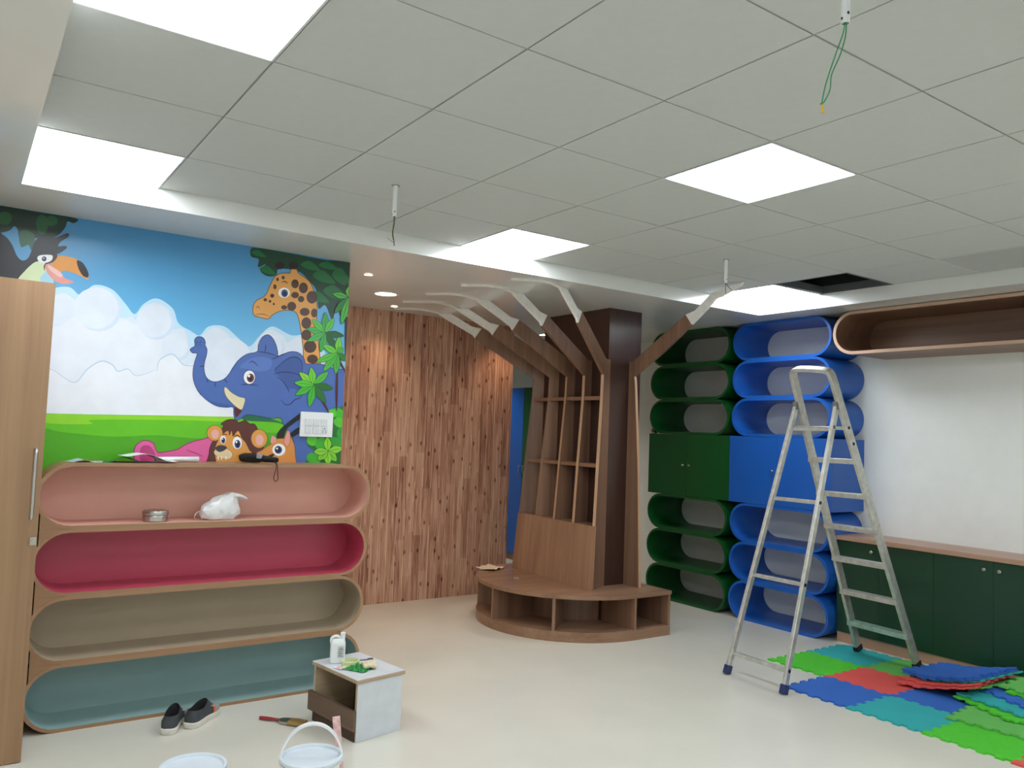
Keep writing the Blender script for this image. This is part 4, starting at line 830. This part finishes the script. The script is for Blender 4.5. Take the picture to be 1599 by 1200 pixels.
# shoes
def shoe(x, y, rz, label, accent, mirror=1):
    t = thing('shoe', label, 'shoe', (x, y, 0), math.radians(rz), group='pair of slip-on shoes'); t.scale = (1.06, 1.06, 1.15)
    def outline(s, z, e=0.0):
        o_ = []
        C = [(0, 0), (.004, .022), (.03, .034), (.08, .035), (.13, .036), (.18, .045), (.225, .043), (.258, .027), (.27, 0), (.258, -.027), (.225, -.041), (.18, -.042), (.13, -.034), (.08, -.033), (.03, -.033), (.004, -.022)]
        for v in spline([(a, b*mirror, 0) for a, b in C], 3, True): o_.append(Vector((.135+(v.x-.135)*s+e, v.y*s*1.12, z)))
        return o_
    bm = bmesh.new(); loft(bm, [outline(.97, 0.001), outline(1.0, .006), outline(1.0, .024), outline(.96, .027)], True, True); obj('sole', bm, mat('off_white_rubber', '#d6d1c4', .6, var=.08, vscale=30), t, 40, **L_)
    base = outline(.955, .026); mid = outline(.93, .05)
    col, cin = [], []
    for p in base:
        a = math.atan2(p.y/.04, (p.x-.085)/.085); c = Vector((.086+.074*math.cos(a), .031*math.sin(a), .070+.008*max(0, -math.cos(a))**2+.022*max(0, math.cos(a)))); col.append(c)
        cin.append(Vector((.086+.062*math.cos(a), .026*math.sin(a), .034)))
    mid2 = []
    for p, c in zip(mid, col):
        k = min(1, max(0, (p.x-.13)/.13)); q = p.lerp(c, .52); mid2.append(Vector((q.x, q.y, .05+(.064-.05)*(1-k)+.004*k)))
    m2 = [Vector((p.x, p.y, .04+.012*(1-min(1, max(0, (p.x-.2)/.07))))) for p in outline(.955, .04)]
    bm = bmesh.new(); loft(bm, [base, m2, mid2, col]); up_ = obj('upper', bm, mat('dark_grey_canvas', '#3c4244', .8, var=.1, vscale=60, bump=.3, bscale=300), t, 70, **L_)
    bm = bmesh.new(); loft(bm, [[c+Vector((0, 0, .0005)) for c in col], [c*1.0+Vector((.0, 0, -.004)) - Vector(((c.x-.088)*.05, c.y*.05, 0)) for c in col], cin], False, True); obj('lining', bm, mat('black_lining', '#141013', .9), t, 60, **L_)
    bm = bmesh.new(); tp = [[p*1.0 for p in r] for r in (base, m2, mid2)]
    idx = [k for k, p in enumerate(base) if p.x > .155]
    start = min(idx); 
    rings = [[Vector((r[k].x+.0012, r[k].y*1.02, r[k].z+.0012)) for k in idx] for r in tp]; loft(bm, rings, False, False, closed=False); obj('toe_cap', bm, mat('light_grey_canvas', '#8d9793', .8, var=.06, bump=.3, bscale=300), t, 70, **L_)
    if accent:
        bm = bmesh.new(); ii = [k for k, p in enumerate(base) if .15 < p.x < .185 and p.y < 0]
        rings = [[Vector((r[k].x, r[k].y*1.045, r[k].z+.0016)) for k in ii] for r in tp]; loft(bm, rings, False, False, closed=False); obj('accent_tab', bm, mat('orange_tab', '#e2643f', .6), t, 60, **L_)
shoe(.196, 2.362, 66, 'dark grey slip-on shoe seen from the heel, left of the pair', False, 1)
shoe(.303, 2.398, 48, 'dark grey slip-on shoe with orange tab, right of the pair', True, -1)

# ------------------------------------------------------------------ things on and in the pastel shelf
t = thing('steel_tin', 'round stainless steel tin on the peach shelf', 'tin', (.150, 2.745, H*3+.0187))
bm = bmesh.new(); lathe(bm, [(.058, 0), (.064, .003), (.0655, .012), (.063, .02), (.0655, .027), (.064, .034), (.062, .036)], (0, 0, 0), 40, True, True); obj('tin_body', bm, M_steel, t, 50, **L_)
bm = bmesh.new(); lathe(bm, [(.0655, .036), (.067, .038), (.0675, .052), (.065, .059), (.056, .062), (.001, .0625)], (0, 0, 0), 40, True, True); obj('tin_lid', bm, M_steel, t, 50, **L_)
bm = bmesh.new(); bmesh.ops.create_icosphere(bm, subdivisions=3, radius=1)
for v in bm.verts:
    c = v.co.copy(); k = 1+.16*noise.noise(c*1.4+Vector((5, 1, 2)))+.26*abs(noise.noise(c*2.6))-.10*abs(noise.noise(c*5.5+Vector((3, 3, 3))))
    x, y, z = c.x*.104*k, c.y*.062*k, c.z*.075*k
    z += .05*max(-.4, c.x)*max(0, c.z)+.01*max(0, c.z)
    x += .02*max(0, c.z); v.co = Vector((x, y, max(z, -.055)))
M_bag = mat('thin_white_plastic', '#d5d6d4', .32, var=.05, vscale=20, bump=.5, bscale=25)
t = thing('plastic_bag', 'crumpled white plastic bag on the peach shelf', 'bag', (.487, 2.74, H*3+.0187+.056))
obj('bag_body', bm, M_bag, t, 18, **L_)
bm = bmesh.new(); n_ = 12
loft(bm, [[Vector((.062+.09*u, .03*(1-.3*u)*math.cos(2*math.pi*q/n_)*(1+.3*math.sin(q*2.1)), .078+.016*u-.035*u*u+.028*(1-.55*u)*math.sin(2*math.pi*q/n_)*(.5+.4*math.sin(q*1.7))) ) for q in range(n_)] for u in (0, .3, .6, 1)], False, False); obj('bag_neck', bm, M_bag, t, 50, **L_)
bm = bmesh.new(); tube(bm, spline([(-.09, 0, .0), (-.125, -.01, -.015), (-.135, -.012, -.04), (-.115, -.01, -.052)], 5), .0035, 8, .4); obj('bag_loop', bm, M_bag, t, 50, **L_)
TS = H*4
def sheet(name, cx, cy, z, sx, sy, rz, m, fz_, label, cat, back=None):
    bm = bmesh.new(); n = 16; V = {}
    for a in range(n+1):
        for b in range(n+1):
            u, v = a/n-.5, b/n-.5; V[a, b] = bm.verts.new((u*sx, v*sy, fz_(u, v)))
    for a in range(n):
        for b in range(n):
            f = bm.faces.new([V[a, b], V[a+1, b], V[a+1, b+1], V[a, b+1]])
    o = obj(name, bm, m); o.location = (cx, cy, z); o.rotation_euler = (0, 0, math.radians(rz)); md = o.modifiers.new('thickness', 'SOLIDIFY'); md.thickness = .0008; md.offset = 1
    return tag(o, label, cat)
M_paper = mat('white_paper', '#e2e8e6', .6, var=.03); M_gp = mat('green_printed_paper', '#1d6b3f', .5, var=.1)
sheet('paper_sheet', -.19, 2.79, TS+.0005, .19, .15, 5, mat('grey_blue_paper', '#aab7bf', .6), lambda u, v: .06*max(0, -abs(u+.2)+.25)+.0, 'small grey blue sheet at the left of the shelf top', 'paper')
sheet('paper_sheet', .0, 2.79, TS+.0012, .24, .2, -10, M_gp, lambda u, v: .03*max(0, .3-abs(u+.05))*3.2, 'green backed paper folded up on the shelf top', 'paper')
sheet('paper_sheet', .10, 2.78, TS+.020, .27, .18, 4, M_paper, lambda u, v: .016*math.sin(u*7+2.2)*.8+.012-.03*u, 'white sheet lying bent over the green paper', 'paper')
t = thing('paper_roll', 'loosely rolled white paper on the shelf top', 'paper', (.255, 2.80, TS+.018), math.radians(8))
bm = bmesh.new(); tube(bm, [(-.12, 0, 0), (0, 0, .001), (.12, 0, 0)], [.013, .015, .017], 18, .9, False); o = obj('roll_sheet', bm, M_paper, t, 60, **L_); md = o.modifiers.new('thickness', 'SOLIDIFY'); md.thickness = .001
bm = bmesh.new(); tube(bm, [(.1195, 0, 0), (.121, 0, 0)], [.0085, .0085], 18, .9); obj('roll_core', bm, M_gp, t, **L_)
bm = bmesh.new(); box(bm, -.02, .02, -.012, .012, 0, .006, .002)
# umbrella
t = thing('umbrella', 'folded black umbrella with dangling wrist loop on the shelf edge', 'umbrella', (.70, 2.80, TS), math.radians(-62))
bm = bmesh.new(); n_ = 20
loft(bm, [[Vector((x, r*(1+.1*math.sin(q*5))*math.cos(2*math.pi*q/n_), .03+r*(1+.1*math.sin(q*5))*math.sin(2*math.pi*q/n_))) for q in range(n_)] for x, r in ((-.12, .022), (-.1, .026), (-.02, .027), (.03, .025), (.05, .020))], True, True); obj('canopy', bm, mat('black_nylon', '#15161a', .6, bump=.4, bscale=80), t, 50, **L_)
bm = bmesh.new(); tube(bm, [(.04, 0, .03), (.08, 0, .028), (.10, 0, .027), (.15, 0, .026), (.165, 0, .026)], [.018, .02, .017, .017, .014], 16); obj('grip', bm, M_black, t, 50, **L_)
bm = bmesh.new(); box(bm, .03, .06, -.03, -.008, .03, .058, .006); obj('tie_strap', bm, mat('grey_strap', '#9aa0a4', .6), t, **L_)
bm = bmesh.new(); tube(bm, spline([(.15, -.004, .012), (.168, -.006, -.005), (.17, -.018, -.05), (.17, -.024, -.08), (.17, -.008, -.098), (.17, .01, -.085), (.17, .006, -.05), (.168, .002, -.005), (.152, .002, .014)], 6), .0022, 8); obj('wrist_loop', bm, mat('dark_red_cord', '#3a1416', .7), t, 60, **L_)
# switch board on the mural
t = thing('switch_board', 'white modular switch board with socket on the mural', 'switch', (1.11, YM-.003, 1.594))
bm = bmesh.new(); box(bm, 1.003, 1.218, YM-.022, YM-.0045, 1.515, 1.672, .004); obj('plate', bm, M_pvc, t)
M_sw = mat('switch_white', '#d2d6d6', .3, var=.01)
for k in range(6):
    x = 1.035+(k % 3)*.052; z = 1.603 if k < 3 else 1.555
    if k == 5: continue
    bm = bmesh.new(); box(bm, x-.002, x+.044-.004, YM-.027, YM-.021, z-.018, z+.026, .002); obj('switch_rocker', bm, M_sw, t)
bm = bmesh.new(); box(bm, 1.139, 1.183, YM-.025, YM-.021, 1.535, 1.581, .002); o = obj('socket', bm, M_sw, t)
bm = bmesh.new()
for dx, dz, r in ((.022, .034, .004), (.012, .02, .003), (.032, .02, .003), (.012, .01, .003), (.032, .01, .003)): tube(bm, [(1.139+dx, YM-.0255, 1.535+dz), (1.139+dx, YM-.0245, 1.535+dz)], r, 8)
obj('socket_hole', bm, M_black, o)
# newspaper and shavings on the bench
sheet('newspaper', 3.27, 4.10, HB+.001, .22, .18, 25, mat('newsprint', '#cfb79c', .7, var=.14, vscale=60), lambda u, v: .022*abs(math.sin(u*7+v*3))*(.3+.7*abs(v))+.006, 'creased newspaper on the bench by the wood print wall', 'paper')
crumple('cloth_scrap', mat('grey_scrap', '#8f8378', .8, var=.3, vscale=60), 3.22, 3.62, HB, .1, .05, .012, 60, 'small crumpled scrap lying on the bench top', 'scrap', 5.2, 12)
# tangled wire on the green cabinet
t = thing('wire_tangle', 'brown tangle of wire on the end of the green cabinet', 'wire', (5.16, 4.03, 1.64))
rnd = random.Random(3)
bm = bmesh.new()
for k in range(5):
    q = [(5.15+rnd.uniform(-.03, .05), 3.965+rnd.uniform(-.028, .018), 1.645+rnd.uniform(0, .075)) for _ in range(7)]; q[0] = (q[0][0], q[0][1], 1.641); tube(bm, spline(q, 5), .0035, 6)
obj('wire_coil', bm, mat('brown_wire', '#5a3a2c', .6), t, 60)
